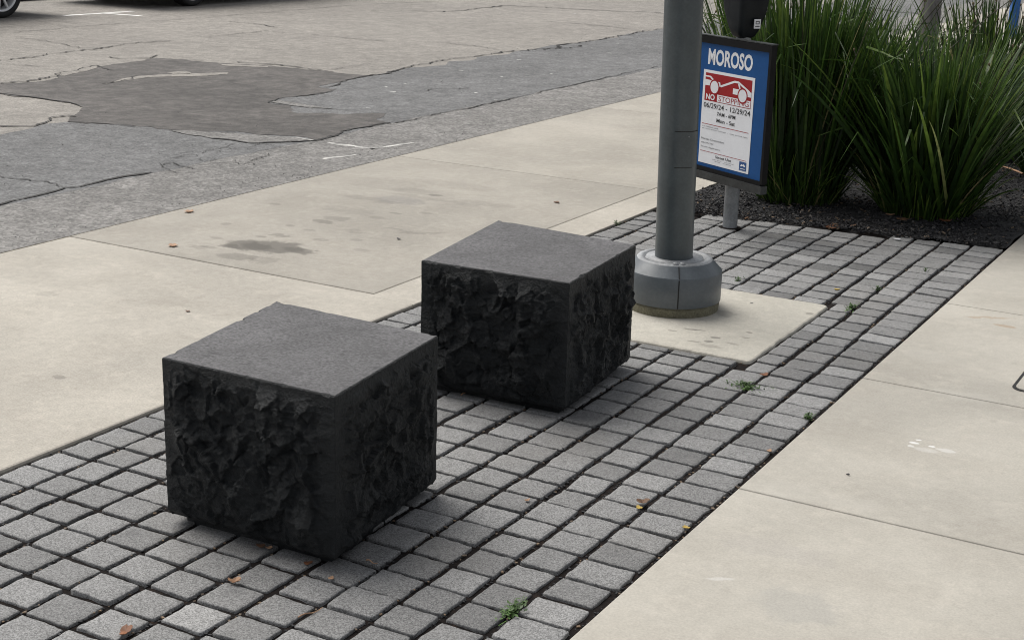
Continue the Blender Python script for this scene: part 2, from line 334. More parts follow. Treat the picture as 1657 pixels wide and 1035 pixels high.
# ------------------------------------------------------------------ setting: road
ZR = -0.035
XK = -5.205                                            # kerb line
def sheet(name, pts, z, mat, kind='structure'):
    o = link_mesh(name, [(x, y, z) for x, y in pts], [tuple(range(len(pts)))], mat); 
    me = o.data
    if me.polygons[0].normal.z < 0: me.flip_normals()
    o['kind'] = kind; return o
sheet('ground', [(-300, -300), (300, -300), (300, 300), (-300, 300)], -0.16, M['gutter'])
sheet('road', [(XK - 0.012, -30), (XK - 0.012, 140), (-60, 140), (-60, -30)], ZR, M['asph'])
XT0 = gp(631, 201, ZR)[0]; XT1 = 0.5 * (gp(640, 115, ZR)[0] + gp(1000, 59, ZR)[0])

def rough_line(p, q, n, amp, seed):
    p, q = np.array(p), np.array(q); d = q - p; L = np.hypot(*d); nn = np.array([-d[1], d[0]]) / L
    s = np.linspace(0, 1, n); w_ = fbm(np.stack([s * L * 3, s * 0 + seed, s * 0], 1), 4, seed) * amp
    w_ = w_ * np.minimum(1, np.minimum(s, 1 - s) * 20)
    return [tuple(p + d * a + nn * b) for a, b in zip(s, w_)]
def strips(name, left, right, z, mat):
    n = len(left); v = [(x, y, z) for x, y in left] + [(x, y, z) for x, y in right]
    f = [(i, i + 1, n + i + 1, n + i) for i in range(n - 1)]
    o = link_mesh(name, v, f, mat); o['kind'] = 'structure'
    if o.data.polygons[0].normal.z < 0: o.data.flip_normals()
    return o
lowE = rough_line((XT0, -4), (XT0, 40), 420, 0.03, 3); upE = rough_line((XT1, -4), (XT1, 40), 420, 0.07, 5)
strips('road_trench_strip', lowE, upE, ZR + 0.002, M['trench'])
strips('road_gutter', [(XK - 0.013, y) for x, y in lowE], [(x + 0.002, y) for x, y in lowE], ZR + 0.002, M['gutter'])
link_mesh('kerb_face', [(XK, -30, 0), (XK, 140, 0), (XK, 140, -.16), (XK, -30, -.16)], [(0, 1, 2, 3)], M['walk_l'])['kind'] = 'structure'

def px_poly(pts, z, sub=6, amp=0.03, seed=1, closed=True):
    P = [np.array(gp(x, y, z)) for x, y in pts]; out = []
    n = len(P)
    for i in range(n if closed else n - 1):
        a, b = P[i], P[(i + 1) % n]; L = np.hypot(*(b - a)); k = max(2, int(L / 0.03)); nn = np.array([-(b - a)[1], (b - a)[0]]) / max(L, 1e-6)
        for j in range(k):
            s = j / k; q = a + (b - a) * s
            w_ = (float(fbm(np.array([[q[0] * 5, q[1] * 5, seed]]), 3, seed)[0]) + .45 * float(fbm(np.array([[q[0] * 19, q[1] * 19, seed + 4.]]), 3, seed + 3)[0])) * amp * min(1, min(s, 1 - s) * 5 + 0.15)
            out.append(tuple(q + nn * w_))
    if not closed: out.append(tuple(P[-1]))
    return out
PATCH = [(-70, 134), (0, 137), (60, 133), (95, 127), (100, 118), (150, 110), (200, 103), (250, 95), (300, 97), (350, 102), (420, 106), (480, 111), (540, 118), (600, 123),
         (575, 129), (550, 134), (515, 141), (545, 146), (500, 156), (452, 160), (434, 167), (470, 173), (480, 184), (520, 183), (560, 186), (625, 184), (610, 194), (632, 199), (600, 206), (560, 209), (545, 219),
         (512, 228), (475, 221), (410, 218), (385, 213), (330, 213), (280, 211), (220, 205), (150, 200), (109, 198), (120, 186), (129, 172), (115, 167), (60, 160), (0, 152), (-70, 150)]
pp = px_poly(PATCH, ZR, amp=0.03, seed=9)
o = sheet('road_patch', pp, ZR + 0.004, M['patch'])
for k, s_ in enumerate([[(170, 137), (205, 127), (240, 123), (300, 120), (372, 118), (370, 121), (335, 124), (240, 126), (205, 131)], [(270, 119), (300, 116), (310, 120), (280, 122)],
                        [(352, 104), (430, 108), (432, 110), (360, 107)], [(110, 112), (160, 108), (150, 113), (105, 124), (98, 124)]]):
    sheet('road_patch_gap', px_poly(s_, ZR, amp=0.02, seed=20 + k), ZR + 0.006, M['asph'])
sheet('road_gap_wedge', px_poly([(275, 212), (330, 214), (400, 219), (470, 223), (510, 229), (470, 231), (410, 232), (340, 224), (300, 218)], ZR, amp=0.02, seed=31), ZR + 0.006, M['gutter'])
sheet('road_gap_wedge', px_poly([(436, 167), (452, 163), (480, 168), (540, 177), (500, 176), (470, 172)], ZR, amp=0.015, seed=32), ZR + 0.006, M['gutter'])

cracks = MB()
def crack(pts, wd=0.012, amp=0.03, seed=1, gap=0.25, z=ZR + 0.0070):
    wd *= .78
    L = px_poly(pts, ZR, amp=amp, seed=seed, closed=False); n = len(L); A = []; 
    for i, q in enumerate(L):
        a = np.array(L[max(0, i - 1)]); b = np.array(L[min(n - 1, i + 1)]); d = b - a; d /= max(np.hypot(*d), 1e-6); nn = np.array([-d[1], d[0]])
        f = float(vnoise(np.array([[q[0] * 9, q[1] * 9, seed * 3.3]]), seed)[0]); f2 = float(vnoise(np.array([[q[0] * 2, q[1] * 2, seed * 1.3]]), seed)[0])
        ww = wd * max(0.06, 0.62 + 0.55 * f + 0.45 * f2 - gap + 0.25)
        A.append((q[0] + nn[0] * ww, q[1] + nn[1] * ww, z)); A.append((q[0] - nn[0] * ww, q[1] - nn[1] * ww, z))
    cracks.add(A, [(2 * i + 1, 2 * i + 3, 2 * i + 2, 2 * i) for i in range(n - 1)])
crack([(-40, 59), (0, 56), (140, 43), (280, 33), (420, 22), (560, 10), (700, 3)], .010, .02, 1)
crack([(-30, 100), (0, 98), (60, 92), (120, 83), (165, 78), (215, 71), (280, 66)], .017, .05, 2)
crack([(0, 205), (55, 205), (62, 202), (75, 198), (85, 191), (110, 188), (122, 190)], .014, .02, 3, 0)
crack([(-40, 340), (0, 332), (60, 318), (105, 305), (130, 303), (180, 291), (245, 280)], .016, .015, 4, -.1)
crack([(110, 303), (80, 297), (40, 291), (0, 287)], .007, .03, 5)
crack([(420, 245), (480, 237), (540, 224), (590, 211), (632, 200)], .006, .02, 6)
crack([(640, 200), (730, 181), (830, 160), (930, 138), (1064, 108)], .010, .02, 7)
crack([(600, 124), (625, 120), (665, 109), (700, 101), (780, 90), (822, 84), (870, 80), (900, 79), (918, 72), (960, 66), (1000, 60), (1030, 53), (1062, 48), (1110, 40)], .018, .05, 8, .1)
crack([(880, 82), (905, 78), (925, 79), (940, 74)], .024, .06, 9, .1)
crack([(338, 61), (380, 56), (433, 50)], .009, .04, 10); crack([(372, 35), (410, 39), (450, 45)], .012, .04, 11)
crack([(440, 52), (507, 57), (540, 60), (620, 67), (700, 68), (780, 77), (822, 84)], .012, .03, 12)
crack([(600, 18), (660, 18), (717, 20), (747, 18), (796, 12), (821, 10), (870, 12), (907, 14), (957, 17), (1001, 19), (1070, 21)], .022, .06, 13)
crack([(884, 36), (922, 38), (967, 42), (1014, 47)], .016, .04, 14)
crack([(178, 93), (200, 96), (245, 95), (255, 90)], .013, .03, 15, 0); crack([(258, 94), (300, 97), (330, 99)], .009, .02, 16)
crack([(385, 101), (420, 104), (470, 108), (540, 118)], .018, .03, 17, 0)
crack([(-40, 137), (0, 136), (40, 133), (80, 126), (95, 118), (130, 113), (155, 107), (185, 115)], .016, .05, 18)
crack([(165, 136), (200, 133), (222, 124)], .013, .04, 19); crack([(340, 225), (380, 228), (410, 233), (440, 231), (500, 229), (512, 228)], .012, .02, 20, -.1)
crack([(512, 228), (545, 220), (552, 213), (575, 209), (600, 206), (615, 201), (632, 200)], .013, .02, 21, -.2)
crack([(434, 167), (452, 160), (500, 155), (538, 149)], .012, .02, 22, 0); crack([(515, 143), (540, 140), (560, 130), (605, 122)], .013, .03, 23, 0)
crack([(0, 152), (60, 159), (115, 167), (128, 172)], .010, .01, 24, 0); crack([(110, 198), (170, 201), (220, 206)], .010, .01, 25, 0)
crack([(275, 211), (280, 213), (330, 214), (385, 217)], .007, .02, 26); crack([(434, 167), (470, 172), (540, 177), (620, 184)], .006, .03, 27)
crack([(0, 103), (60, 108), (130, 110)], .006, .04, 28); crack([(535, 113), (560, 109), (600, 104)], .008, .03, 29)
crack([(20, 60), (80, 68), (130, 78)], .006, .04, 40); crack([(640, 152), (700, 145), (760, 143)], .010, .06, 30, .35)
crack([(1060, 22), (1140, 26), (1200, 33), (1260, 38), (1420, 46)], .020, .05, 33); crack([(1120, 8), (1180, 3), (1240, 6), (1400, 10)], .03, .05, 34)
crack([(1130, 52), (1240, 60), (1400, 66)], .014, .05, 35); crack([(1380, 8), (1450, 20), (1520, 26)], .05, .05, 36)
rs = np.random.default_rng(5)
for k in range(13):                                   # fine crazing beside the patch
    x0, y0 = rs.uniform(255, 440), rs.uniform(232, 268); pts = [(x0, y0)]
    for j in range(3): pts.append((pts[-1][0] + rs.uniform(4, 22), pts[-1][1] + rs.uniform(-7, 6)))
    crack(pts, .0045, .03, 50 + k, .1)
cracks.build('road_cracks', M['crack'])['kind'] = 'structure'

def px_strip(mb, a, b, wd, z, m=0, seed=0, n=24, ragged=0.15):
    a, b = np.array(gp(*a, z)), np.array(gp(*b, z)); d = b - a; L = np.hypot(*d); nn = np.array([-d[1], d[0]]) / L; V = []
    for i in range(n + 1):
        s = i / n; q = a + d * s; k1 = 1 + ragged * fbm(np.array([[s * L * 14, seed, 0]]), 3, seed)[0]; k2 = 1 + ragged * fbm(np.array([[s * L * 14, seed, 9]]), 3, seed + 4)[0]
        V += [(*(q + nn * wd / 2 * k1), z), (*(q - nn * wd / 2 * k2), z)]
    mb.add(V, [(2 * i + 1, 2 * i + 3, 2 * i + 2, 2 * i) for i in range(n)], m)
mk = MB(); px_strip(mk, (104, 25.5), (215, 18.5), .10, ZR + 0.002, 0, 1); px_strip(mk, (166, 21.6), (228, 26), .09, ZR + 0.0025, 0, 2)
tag(mk.build('parking_bay_marking', M['paintw']), kind='structure')
mk = MB(); px_strip(mk, (530, 231), (606, 241), .035, ZR + 0.0035, 0, 3, ragged=.6); px_strip(mk, (598, 241), (668, 231), .040, ZR + 0.0035, 0, 4, ragged=.6)
px_strip(mk, (522, 257), (575, 250), .03, ZR + 0.0035, 0, 5, ragged=1.0); px_strip(mk, (478, 222), (505, 227), .03, ZR + 0.008, 0, 6, ragged=.4)
tag(mk.build('faded_road_marking', M['paintf']), kind='structure')
mk = MB()
for (x, y, l) in [(704, 214, 5), (746, 114, 7), (636, 148, 9), (625, 140, 4), (840, 97, 7), (960, 78, 7), (987, 86, 6), (802, 162, 5), (892, 119, 4), (812, 124, 4), (655, 135, 4), (930, 22, 4), (1000, 70, 4), (596, 175, 8), (770, 150, 4)]:
    px_strip(mk, (x - l / 2, y), (x + l / 2, y + .4), .02, ZR + 0.0055, 0, int(x), 4, .4)
tag(mk.build('road_paint_flecks', M['paintw']), kind='structure')
rsx = np.random.default_rng(77); gr = MB()
for k in range(700):                                 # loose grit and small stones on the asphalt
    x = rsx.uniform(XT1 - 0.5, XK - 0.03) if k % 3 else rsx.uniform(XK - .35, XK - .03); y = rsx.uniform(2.5, 17); s = rsx.uniform(.0015, .0035)
    gr.box((x, y, ZR + .004 + s * .4), (s * 2, s * 1.4, s), rsx.uniform(0, 3), a=0)
tag(gr.build('road_grit', M['gutter']), kind='stuff')

# ------------------------------------------------------------------ setting: sidewalks
def slab(mb, x0, x1, y0, y1, tone=0.0, bev=0.006, zb=-0.10, top=0.0, g=0.0035, nx=1):
    x0 += g; x1 -= g; y0 += g; y1 -= g; b = bev
    V = [(x0, y0, zb), (x1, y0, zb), (x1, y1, zb), (x0, y1, zb), (x0, y0, top - b), (x1, y0, top - b), (x1, y1, top - b), (x0, y1, top - b),
         (x0 + b * .35, y0 + b * .35, top - b * .3), (x1 - b * .35, y0 + b * .35, top - b * .3), (x1 - b * .35, y1 - b * .35, top - b * .3), (x0 + b * .35, y1 - b * .35, top - b * .3),
         (x0 + b, y0 + b, top), (x1 - b, y0 + b, top), (x1 - b, y1 - b, top), (x0 + b, y1 - b, top)]
    F = [(12, 13, 14, 15)]
    for k in (0, 4, 8):
        for i in range(4): F.append((k + i, k + (i + 1) % 4, k + 4 + (i + 1) % 4, k + 4 + i))
    mb.add(V, F, 0, tone)
lw = MB(); XB = -3.425; XL = -3.195
ys = [-3.5, -0.7, 2.1, 4.90, 7.70, 10.55, 13.4, 16.2, 19.0, 21.8, 24.6, 27.4, 30.2, 33]
tn = [0, 0.02, 0.02, -0.17, -0.10, -0.02, 0.02, 0, .02, -.03, 0, 0.02, 0]
for i in range(len(ys) - 1):
    if ys[i] >= 4.8:
        slab(lw, XK, XB, ys[i], ys[i + 1], tn[i], g=0.003 if i != 3 else .003); slab(lw, XB, XL, ys[i] - .05, ys[i + 1] - .05, 0.02, g=0.0016, bev=.004, top=0.001)
    else: slab(lw, XK, XL, ys[i], ys[i + 1] if ys[i + 1] < 4.8 else 4.90, tn[i], bev=.009)
tag(lw.build('street_side_pavement', M['walk_l'], attr=True), kind='structure')
rw = MB(); XR = -1.352
yr = [2.56 + 1.216 * k for k in range(-5, 26)]
for i in range(len(yr) - 1): slab(rw, XR, 4.5, yr[i], yr[i + 1], random.uniform(-.025, .025), g=0.0028, bev=.004)
tag(rw.build('building_side_pavement', M['walk_r'], attr=True), kind='structure')
jf = MB(); jf.box((-1.0, 10, -.055), (8.45, 60, .05)); 
tag(jf.build('joint_bed', M['soil']), kind='structure')

# pad under the lamp
PX0, PX1, PY0, PY1 = -2.70, -1.757, 4.935, 5.872
def rounded_slab(name, x0, x1, y0, y1, top, depth, r, bev, mat, jit=0.0, seed=0):
    pts = []
    for cx, cy, a0 in ((x1 - r, y1 - r, 0), (x0 + r, y1 - r, 90), (x0 + r, y0 + r, 180), (x1 - r, y0 + r, 270)):
        for k in range(9): a = math.radians(a0 + k * 90 / 8); pts.append((cx + r * math.cos(a), cy + r * math.sin(a)))
    fine = []
    for i in range(len(pts)):
        a, b = np.array(pts[i]), np.array(pts[(i + 1) % len(pts)]); n = max(1, int(np.hypot(*(b - a)) / .012))
        for j in range(n): fine.append(a + (b - a) * j / n)
    fine = np.array(fine); c = np.array([(x0 + x1) / 2, (y0 + y1) / 2]); n = len(fine)
    nz = fbm(np.c_[fine * 22, np.full(n, seed)], 4, seed) * jit
    d = fine - c; d /= np.hypot(d[:, 0], d[:, 1])[:, None]
    V = []; rings = [(0, top - depth), (0, top - bev), (bev * .35, top - bev * .3), (bev, top)]
    for ins, z in rings:
        q = fine - d * (ins - nz[:, None] * (1.0 if ins < bev else .4)); V += [(a, b, z) for a, b in q]
    F = [(k * n + i, k * n + (i + 1) % n, (k + 1) * n + (i + 1) % n, (k + 1) * n + i) for k in range(3) for i in range(n)] + [tuple(range(3 * n, 4 * n))]
    return link_mesh(name, V, F, mat)
tag(rounded_slab('concrete_pad', PX0, PX1, PY0, PY1, 0.0, .1, .02, .010, M['pad'], .004, 3), kind='structure')

# ------------------------------------------------------------------ granite sett paving
colx = [-3.185, -3.05, -2.915, -2.77, -2.635, -2.50, -2.357, -2.208, -2.068, -1.93, -1.793, -1.66, -1.520, -1.3665]
def bed_y(x): return 7.245 + (x + 2.97) * 0.125
pv, pf, pa = [], [], []
def paver(x0, x1, y0, y1, seed):
    global pv, pf, pa
    n = 9; w_, l_ = x1 - x0, y1 - y0
    s = np.linspace(0, 1, n + 1)[:-1]
    o = np.concatenate([np.c_[s, s * 0], np.c_[s * 0 + 1, s], np.c_[1 - s, s * 0 + 1], np.c_[s * 0, 1 - s]])
    c = o * 2 - 1; cr = (np.abs(c[:, 0]) * np.abs(c[:, 1])) ** 14      # round the corners off
    q = np.c_[x0 + o[:, 0] * w_, y0 + o[:, 1] * l_]; ctr = np.array([(x0 + x1) / 2, (y0 + y1) / 2])
    q = ctr + (q - ctr) * (1 - 0.018 * cr)[:, None]
    jx = fbm(np.c_[q * 38, np.full(len(q), seed * 1.7)], 3, 11) * .0022; jy = fbm(np.c_[q * 38, np.full(len(q), seed * 1.7 + 50)], 3, 12) * .0022
    q = q + np.c_[jx, jy]
    th = rng.normal(0, .014); R = np.array([[math.cos(th), -math.sin(th)], [math.sin(th), math.cos(th)]]); q = ctr + (q - ctr) @ R.T
    tx, ty = rng.normal(0, .010), rng.normal(0, .010); zt = -0.0055 + rng.normal(0, .0013)
    def zz(p, dz): return zt + dz + (p[:, 0] - ctr[0]) * tx + (p[:, 1] - ctr[1]) * ty
    m = len(q); d = (q - ctr); base = len(pv)
    for ins, dz in ((-0.01, -.05), (0, -.0040), (.012, -.0013), (.035, -.0002), (.30, .0003)):
        p = ctr + d * (1 - ins); z = zz(p, dz) if dz > -.04 else np.full(m, -.045)
        if 0 <= ins < .1: z = z + fbm(np.c_[p * 60, np.full(m, seed)], 2, 5) * .0009
        pv.extend(np.c_[p, z].tolist())
    pv.append([*ctr, zt + .0004])
    for k in range(4):
        for i in range(m): pf.append((base + k * m + i, base + k * m + (i + 1) % m, base + (k + 1) * m + (i + 1) % m, base + (k + 1) * m + i))
    for i in range(m): pf.append((base + 4 * m + i, base + 4 * m + (i + 1) % m, base + 5 * m))
    tone = rng.normal(0, .13) + (-.28 if rng.random() < .05 else 0); pa.extend([tone] * (5 * m + 1))
sd_ = 0
def row_y(k, c_):
    return 0.930 + k * .1228 + .010 * float(fbm(np.array([[c_ * .45, k * .22, 3.]]), 2, 41)[0]) + .012 * math.sin(c_ * .8 + k * .06) + float(_hash(np.int64(c_), np.int64(k), np.int64(1), 9)) * .0042
for c_ in range(13):
    for kr in range(0, 60):
        y, y1 = row_y(kr, c_), row_y(kr + 1, c_); xm = (colx[c_] + colx[c_ + 1]) / 2
        if y1 > bed_y(xm) + .05: break
        wob = lambda xx: xx + .007 * math.sin(y * 1.9 + xx * 9) + rng.normal(0, .0018)
        gx = .0082 if rng.random() < .75 else .0108; gy = .0054 + abs(rng.normal(0, .0018))
        x0, x1 = wob(colx[c_]) + gx, wob(colx[c_ + 1]) - gx
        if c_ == 0: x0 = colx[0] + .004
        if c_ == 12: x1 = colx[13] - abs(rng.normal(0, .004))
        r = [x0, x1, y + gy, y1 - gy]; sd_ += 1
        e = .009
        if r[0] < PX1 + e and r[1] > PX0 - e and r[2] < PY1 + e and r[3] > PY0 - e:
            cand = [[r[0], PX0 - e, r[2], r[3]], [PX1 + e, r[1], r[2], r[3]], [r[0], r[1], r[2], PY0 - e], [r[0], r[1], PY1 + e, r[3]]]
            cand = [q for q in cand if q[1] - q[0] > .03 and q[3] - q[2] > .03]
            if not cand: continue
            r = max(cand, key=lambda q: (q[1] - q[0]) * (q[3] - q[2]))
        paver(*r, sd_)
o = link_mesh('granite_sett_paving', pv, pf, M['paver'], smooth=True, attr=pa); tag(o, kind='structure')
# soil in the joints, a rough sheet
nx, ny = 90, 330
gx, gy = np.meshgrid(np.linspace(-3.20, XR, nx), np.linspace(0.5, 7.45, ny)); P2 = np.c_[gx.ravel() * 25, gy.ravel() * 25, np.zeros(nx * ny)]
gz = -.0142 + fbm(P2, 4, 8) * .0028
link_mesh('joint_soil', np.c_[gx.ravel(), gy.ravel(), gz], [(j * nx + i, j * nx + i + 1, (j + 1) * nx + i + 1, (j + 1) * nx + i) for j in range(ny - 1) for i in range(nx - 1)], M['soil'], smooth=True)['kind'] = 'structure'
db = MB()
for k in range(5200):                                 # crumbs of bark and grit in the joints
    c_ = rng.integers(0, 14); x = (colx[c_] if c_ < 13 else rng.uniform(-1.366, -1.356)) + rng.normal(0, .003); y = rng.uniform(1.5, 7.2)
    if PX0 < x < PX1 and PY0 < y < PY1: continue
    s = rng.uniform(.002, .006); db.box((x, y, -.0105 + rng.uniform(-.003, .003)), (s * 1.6, s, s * .6), rng.uniform(0, 3), a=rng.choice([.1, .4, .7, .97, 1.0], p=[.3, .3, .2, .12, .08]))
tag(db.build('joint_debris', M['chip'], attr=True), kind='stuff')

# ------------------------------------------------------------------ planting bed
nx, ny = 70, 240
gx, gy = np.meshgrid(np.linspace(XL + .004, XR - .004, nx), np.linspace(0, 1, ny)); by = bed_y(gx) + .012; gy = by + gy * (16 - by)
gz = -.012 + fbm(np.c_[gx.ravel() * 6, gy.ravel() * 6, np.zeros(nx * ny)], 4, 21) * .012 + .012 * np.minimum(1, (gy.ravel() - 7.3) * 2)
link_mesh('bed_soil', np.c_[gx.ravel(), gy.ravel(), gz], [(j * nx + i, j * nx + i + 1, (j + 1) * nx + i + 1, (j + 1) * nx + i) for j in range(ny - 1) for i in range(nx - 1)], M['mulch'], smooth=True)['kind'] = 'structure'
ch = MB()
for k in range(13500):
    x = rng.uniform(XL + .02, XR - .02); y = bed_y(x) + .0 + rng.random() ** 1.5 * 4.5
    l = rng.uniform(.006, .021); R = Matrix.Rotation(rng.uniform(0, 6.28), 3, 'Z') @ Matrix.Rotation(rng.normal(0, .35), 3, 'Y') @ Matrix.Rotation(rng.normal(0, .35), 3, 'X')
    ch.box((x, y, rng.uniform(-.002, .018)), (l, l * rng.uniform(.3, .7), l * .28), rot=R, a=rng.random() ** 1.2 if rng.random() > .012 else 1.0)
tag(ch.build('bark_mulch', M['chip'], attr=True), kind='stuff')

# ------------------------------------------------------------------ split-face basalt blocks
def basalt_block(name, top, ztop, zbot, seed, label):
    """top: four corners (a front-left, b front-right, c back-right, d back-left) of the top face"""
    top = [np.array(q, float) for q in top]; ctr = sum(top) / 4; NU, NV = 170, 136
    U = []; 
    for s in range(4):
        a, b = top[s], top[(s + 1) % 4]; d = b - a; nn = np.array([d[1], -d[0]]) / np.hypot(*d)
        for i in range(NU): U.append((a + d * i / NU, nn, i / NU, s))
    n = len(U); base = np.array([u[0] for u in U]); fr = np.array([u[2] for u in U]); side = np.array([u[3] for u in U])
    nrm = np.array([u[1] for u in U])
    for i in range(n):                                 # blend the normal at the arrises
        f = fr[i]; s = side[i]
        if f < .02: nrm[i] = nrm[i] * (.5 + f * 25) + U[(i - NU // 2) % n][1] * (.5 - f * 25)
        elif f > .98: nrm[i] = nrm[i] * (.5 + (1 - f) * 25) + U[(i + NU // 2) % n][1] * (.5 - (1 - f) * 25)
    v = np.linspace(0, 1, NV); H_ = ztop - zbot
    B = np.repeat(base[None], NV, 0); Z = np.repeat((ztop - .0035 - v * (H_ - .0035))[:, None], n, 1)
    P = np.dstack([B[..., 0], B[..., 1], Z]).reshape(-1, 3); S = np.tile(side, NV)
    Q = P + np.stack([fbm(P * 11 + k * 31, 4, seed + k) for k in range(3)], 1) * .017
    rs_ = np.random.default_rng(seed); hgt = np.zeros(len(P))
    for (cnt, amp, tilt, R0) in ((24, .0032, .07, .140), (110, .0016, .09, .065), (620, .0009, .13, .028)):   # conchoidal scoops of three sizes
        lo, hi = np.r_[base.min(0) - .04, zbot - .03], np.r_[base.max(0) + .04, ztop + .03]
        sp = rs_.uniform(lo, hi, (cnt * 5, 3)); edge = np.minimum(np.minimum(abs(sp[:, 0] - lo[0]), abs(sp[:, 0] - hi[0])), np.minimum(abs(sp[:, 1] - lo[1]), abs(sp[:, 1] - hi[1])))
        sp = sp[edge < .13]; m_ = len(sp); g = rs_.normal(0, tilt, (m_, 3)); h0 = rs_.uniform(-amp, amp, m_)
        Qs = (Q if R0 > .05 else P + (Q - P) * .4) * np.array([1, 1, .9]); ss = sp * np.array([1, 1, .9])
        for k0 in range(0, len(P), 4000):
            q_ = Qs[k0:k0 + 4000]; D = (q_ ** 2).sum(1)[:, None] + (ss ** 2).sum(1)[None] - 2 * q_ @ ss.T; ix = np.argmin(D, 1); dm = np.sqrt(np.maximum(D[np.arange(len(ix)), ix], 0))
            hgt[k0:k0 + 4000] += h0[ix] + np.clip(((P[k0:k0 + 4000] - sp[ix]) * g[ix]).sum(1), -.012, .012) + (dm / R0) ** 2 * R0 * .055
    hgt += fbm(P * 5 + 3, 3, seed + 9) * .005 + fbm(P * 85, 3, seed + 20) * .0015 - np.abs(fbm(P * np.array([1, 1, 1.6]) * 30, 4, seed + 31)) * .0052 - np.abs(fbm(P * np.array([1, 1, 1.4]) * 12, 3, seed + 37)) * .006
    hgt -= hgt.mean() - .004
    F_ = np.tile(fr, NV); VV = np.repeat(v, n); e = np.minimum(F_, 1 - F_) * .55; tt = VV * H_; bb = (1 - VV) * H_
    sm = lambda x: np.clip(x, 0, 1) ** 2 * (3 - 2 * np.clip(x, 0, 1))
    mask = (.10 + .90 * sm(e / .085)) * (.04 + .96 * sm(tt / .075)) * (.35 + .65 * sm(bb / .03))
    hh_ = (hgt - .004) * mask + .010 * sm(e / .10) * sm(tt / .05) * sm(bb / .08)
    hh_ -= .012 * (1 - sm(bb / .018))                  # the foot is broken off a little
    N3 = np.tile(nrm, (NV, 1)); X = P[:, :2] + N3 * hh_[:, None]
    Vv = np.c_[X, P[:, 2]]
    # chipped top rim
    rim = X[:n].copy(); chipn = np.maximum(0, fbm(np.c_[base * 24, np.full(n, seed)], 4, seed + 2) - .46) * .014
    rim1 = base - nrm * (0.004 + chipn)[:, None]; top1 = np.c_[rim1, np.full(n, ztop)]
    Vv[:n, 2] -= chipn * .8; Vv[:n, :2] -= nrm * (chipn * .6)[:, None]
    allv = np.r_[Vv, top1]
    fs, fm = [], []
    for j in range(NV - 1):
        for i in range(n):
            i2 = (i + 1) % n; fs.append((j * n + i, (j + 1) * n + i, (j + 1) * n + i2, j * n + i2)); fm.append(0)
    T = NV * n
    for i in range(n): i2 = (i + 1) % n; fs.append((T + i, i, i2, T + i2)); fm.append(0)
    fs.append(tuple(range(T, T + n))); fm.append(1); fs.append(tuple((NV - 1) * n + i for i in range(n - 1, -1, -1))); fm.append(0)
    loc = np.array([ctr[0], ctr[1], 0]); allv = allv - loc
    foot = [ctr + (q - ctr) * .868 for q in top]
    m0 = len(allv); allv = np.r_[allv, [(*(q - ctr), z) for z in (-.02, zbot + .012) for q in foot]]
    for i in range(4): fs.append((m0 + i, m0 + (i + 1) % 4, m0 + 4 + (i + 1) % 4, m0 + 4 + i)); fm.append(0)
    o = link_mesh(name, allv, fs, [M['split'], M['honed']], smooth=True, fmat=fm); o.location = loc
    o.data.polygons[len(o.data.polygons) - 6].use_smooth = False
    for i in range(NV - 1, NV): pass
    return tag(o, label, 'stone seat', 'split-face stone seating blocks')
def top_z(bx, by, tx, ty, zb):
    """height of the corner whose foot is seen at (bx, by) and top at (tx, ty)"""
    f = gp(bx, by, zb); g0 = gp(tx, ty, 0.0); k = (f @ g0) / (g0 @ g0); return (1 - k) * CAM_H
ZB = .018
z1 = top_z(543, 910, 540, 641, ZB); z2 = top_z(922, 667, 921, 458, ZB)
blk1 = basalt_block('stone_block', [gp(262, 578, z1), gp(542, 641, z1), gp(709, 543, z1), gp(447, 487, z1)], z1, ZB, 101, 'rough black stone block nearest the camera with flat grey top, standing on the setts')
blk2 = basalt_block('stone_block', [gp(682, 421, z2), gp(922, 458, z2), gp(1029, 396, z2), gp(806, 356, z2)], z2, ZB, 202, 'rough black stone block farther back, beside the concrete pad of the lamp post')

# ------------------------------------------------------------------ lamp post
LC = gp(1087, 494.5); lean = -RV[:2] * 0.021
lp = empty('street_lamp', (LC[0], LC[1], 0), 'tall grey painted steel post with round collar base on a concrete pad', 'lamp post')
mb = MB(); mb.lathe([(.192, -.01), (.196, .030), (.188, .043)], n=64); mb.build('footing', M['mossy'], lp)
mb = MB(); mb.lathe([(.190, .040), (.1985, .0405), (.2, .043), (.2, .160), (.1975, .166)], n=96, cap=False); cv = mb.build('base_cover', M['cover'], lp, smooth=True)
mb = MB(); mb.lathe([(.1975, .166), (.157, .208)], n=96, cap=False); mb.build('cover_bevel', M['cover'], lp, smooth=True)
mb = MB(); mb.lathe([(.157, .208), (.153, .2125), (.130, .2135), (.128, .203), (.120, .203), (.118, .2135), (.075, .2145)], n=96, cap=False); mb.build('cover_top', M['cover_top'], lp, smooth=True)
sa = math.atan2(-LC[1], -LC[0]) + .12
mb = MB(); mb.box((.2003 * math.cos(sa), .2003 * math.sin(sa), .102), (.003, .0045, .118), sa)
Rb = Matrix.Rotation(sa, 3, 'Z') @ Matrix.Rotation(-math.atan2(.0405, .042), 3, 'Y')
mb.box((.179 * math.cos(sa), .179 * math.sin(sa), .188), (.003, .0040, .056), rot=Rb); mb.build('cover_seam', M['seam'], lp)
for k, (dr, da) in enumerate(((.15, .12), (.152, -.08))):
    mb = MB(); a = sa + da; mb.lathe([(.011, 0), (.011, .006), (.007, .010)], (dr * .92 * math.cos(a), dr * .92 * math.sin(a), .212), 12); mb.build('bolt', M['cover_top'], lp)
mb = MB(); prof = []; n = 64
hs_ = [0.05] + [0.2 + .35 * k for k in range(16)]
V = []; 
for z in hs_:
    r = .0785 * (1 - .012 * z)
    for k in range(n): a = 2 * math.pi * k / n; V.append((lean[0] * z + r * math.cos(a), lean[1] * z + r * math.sin(a), z))
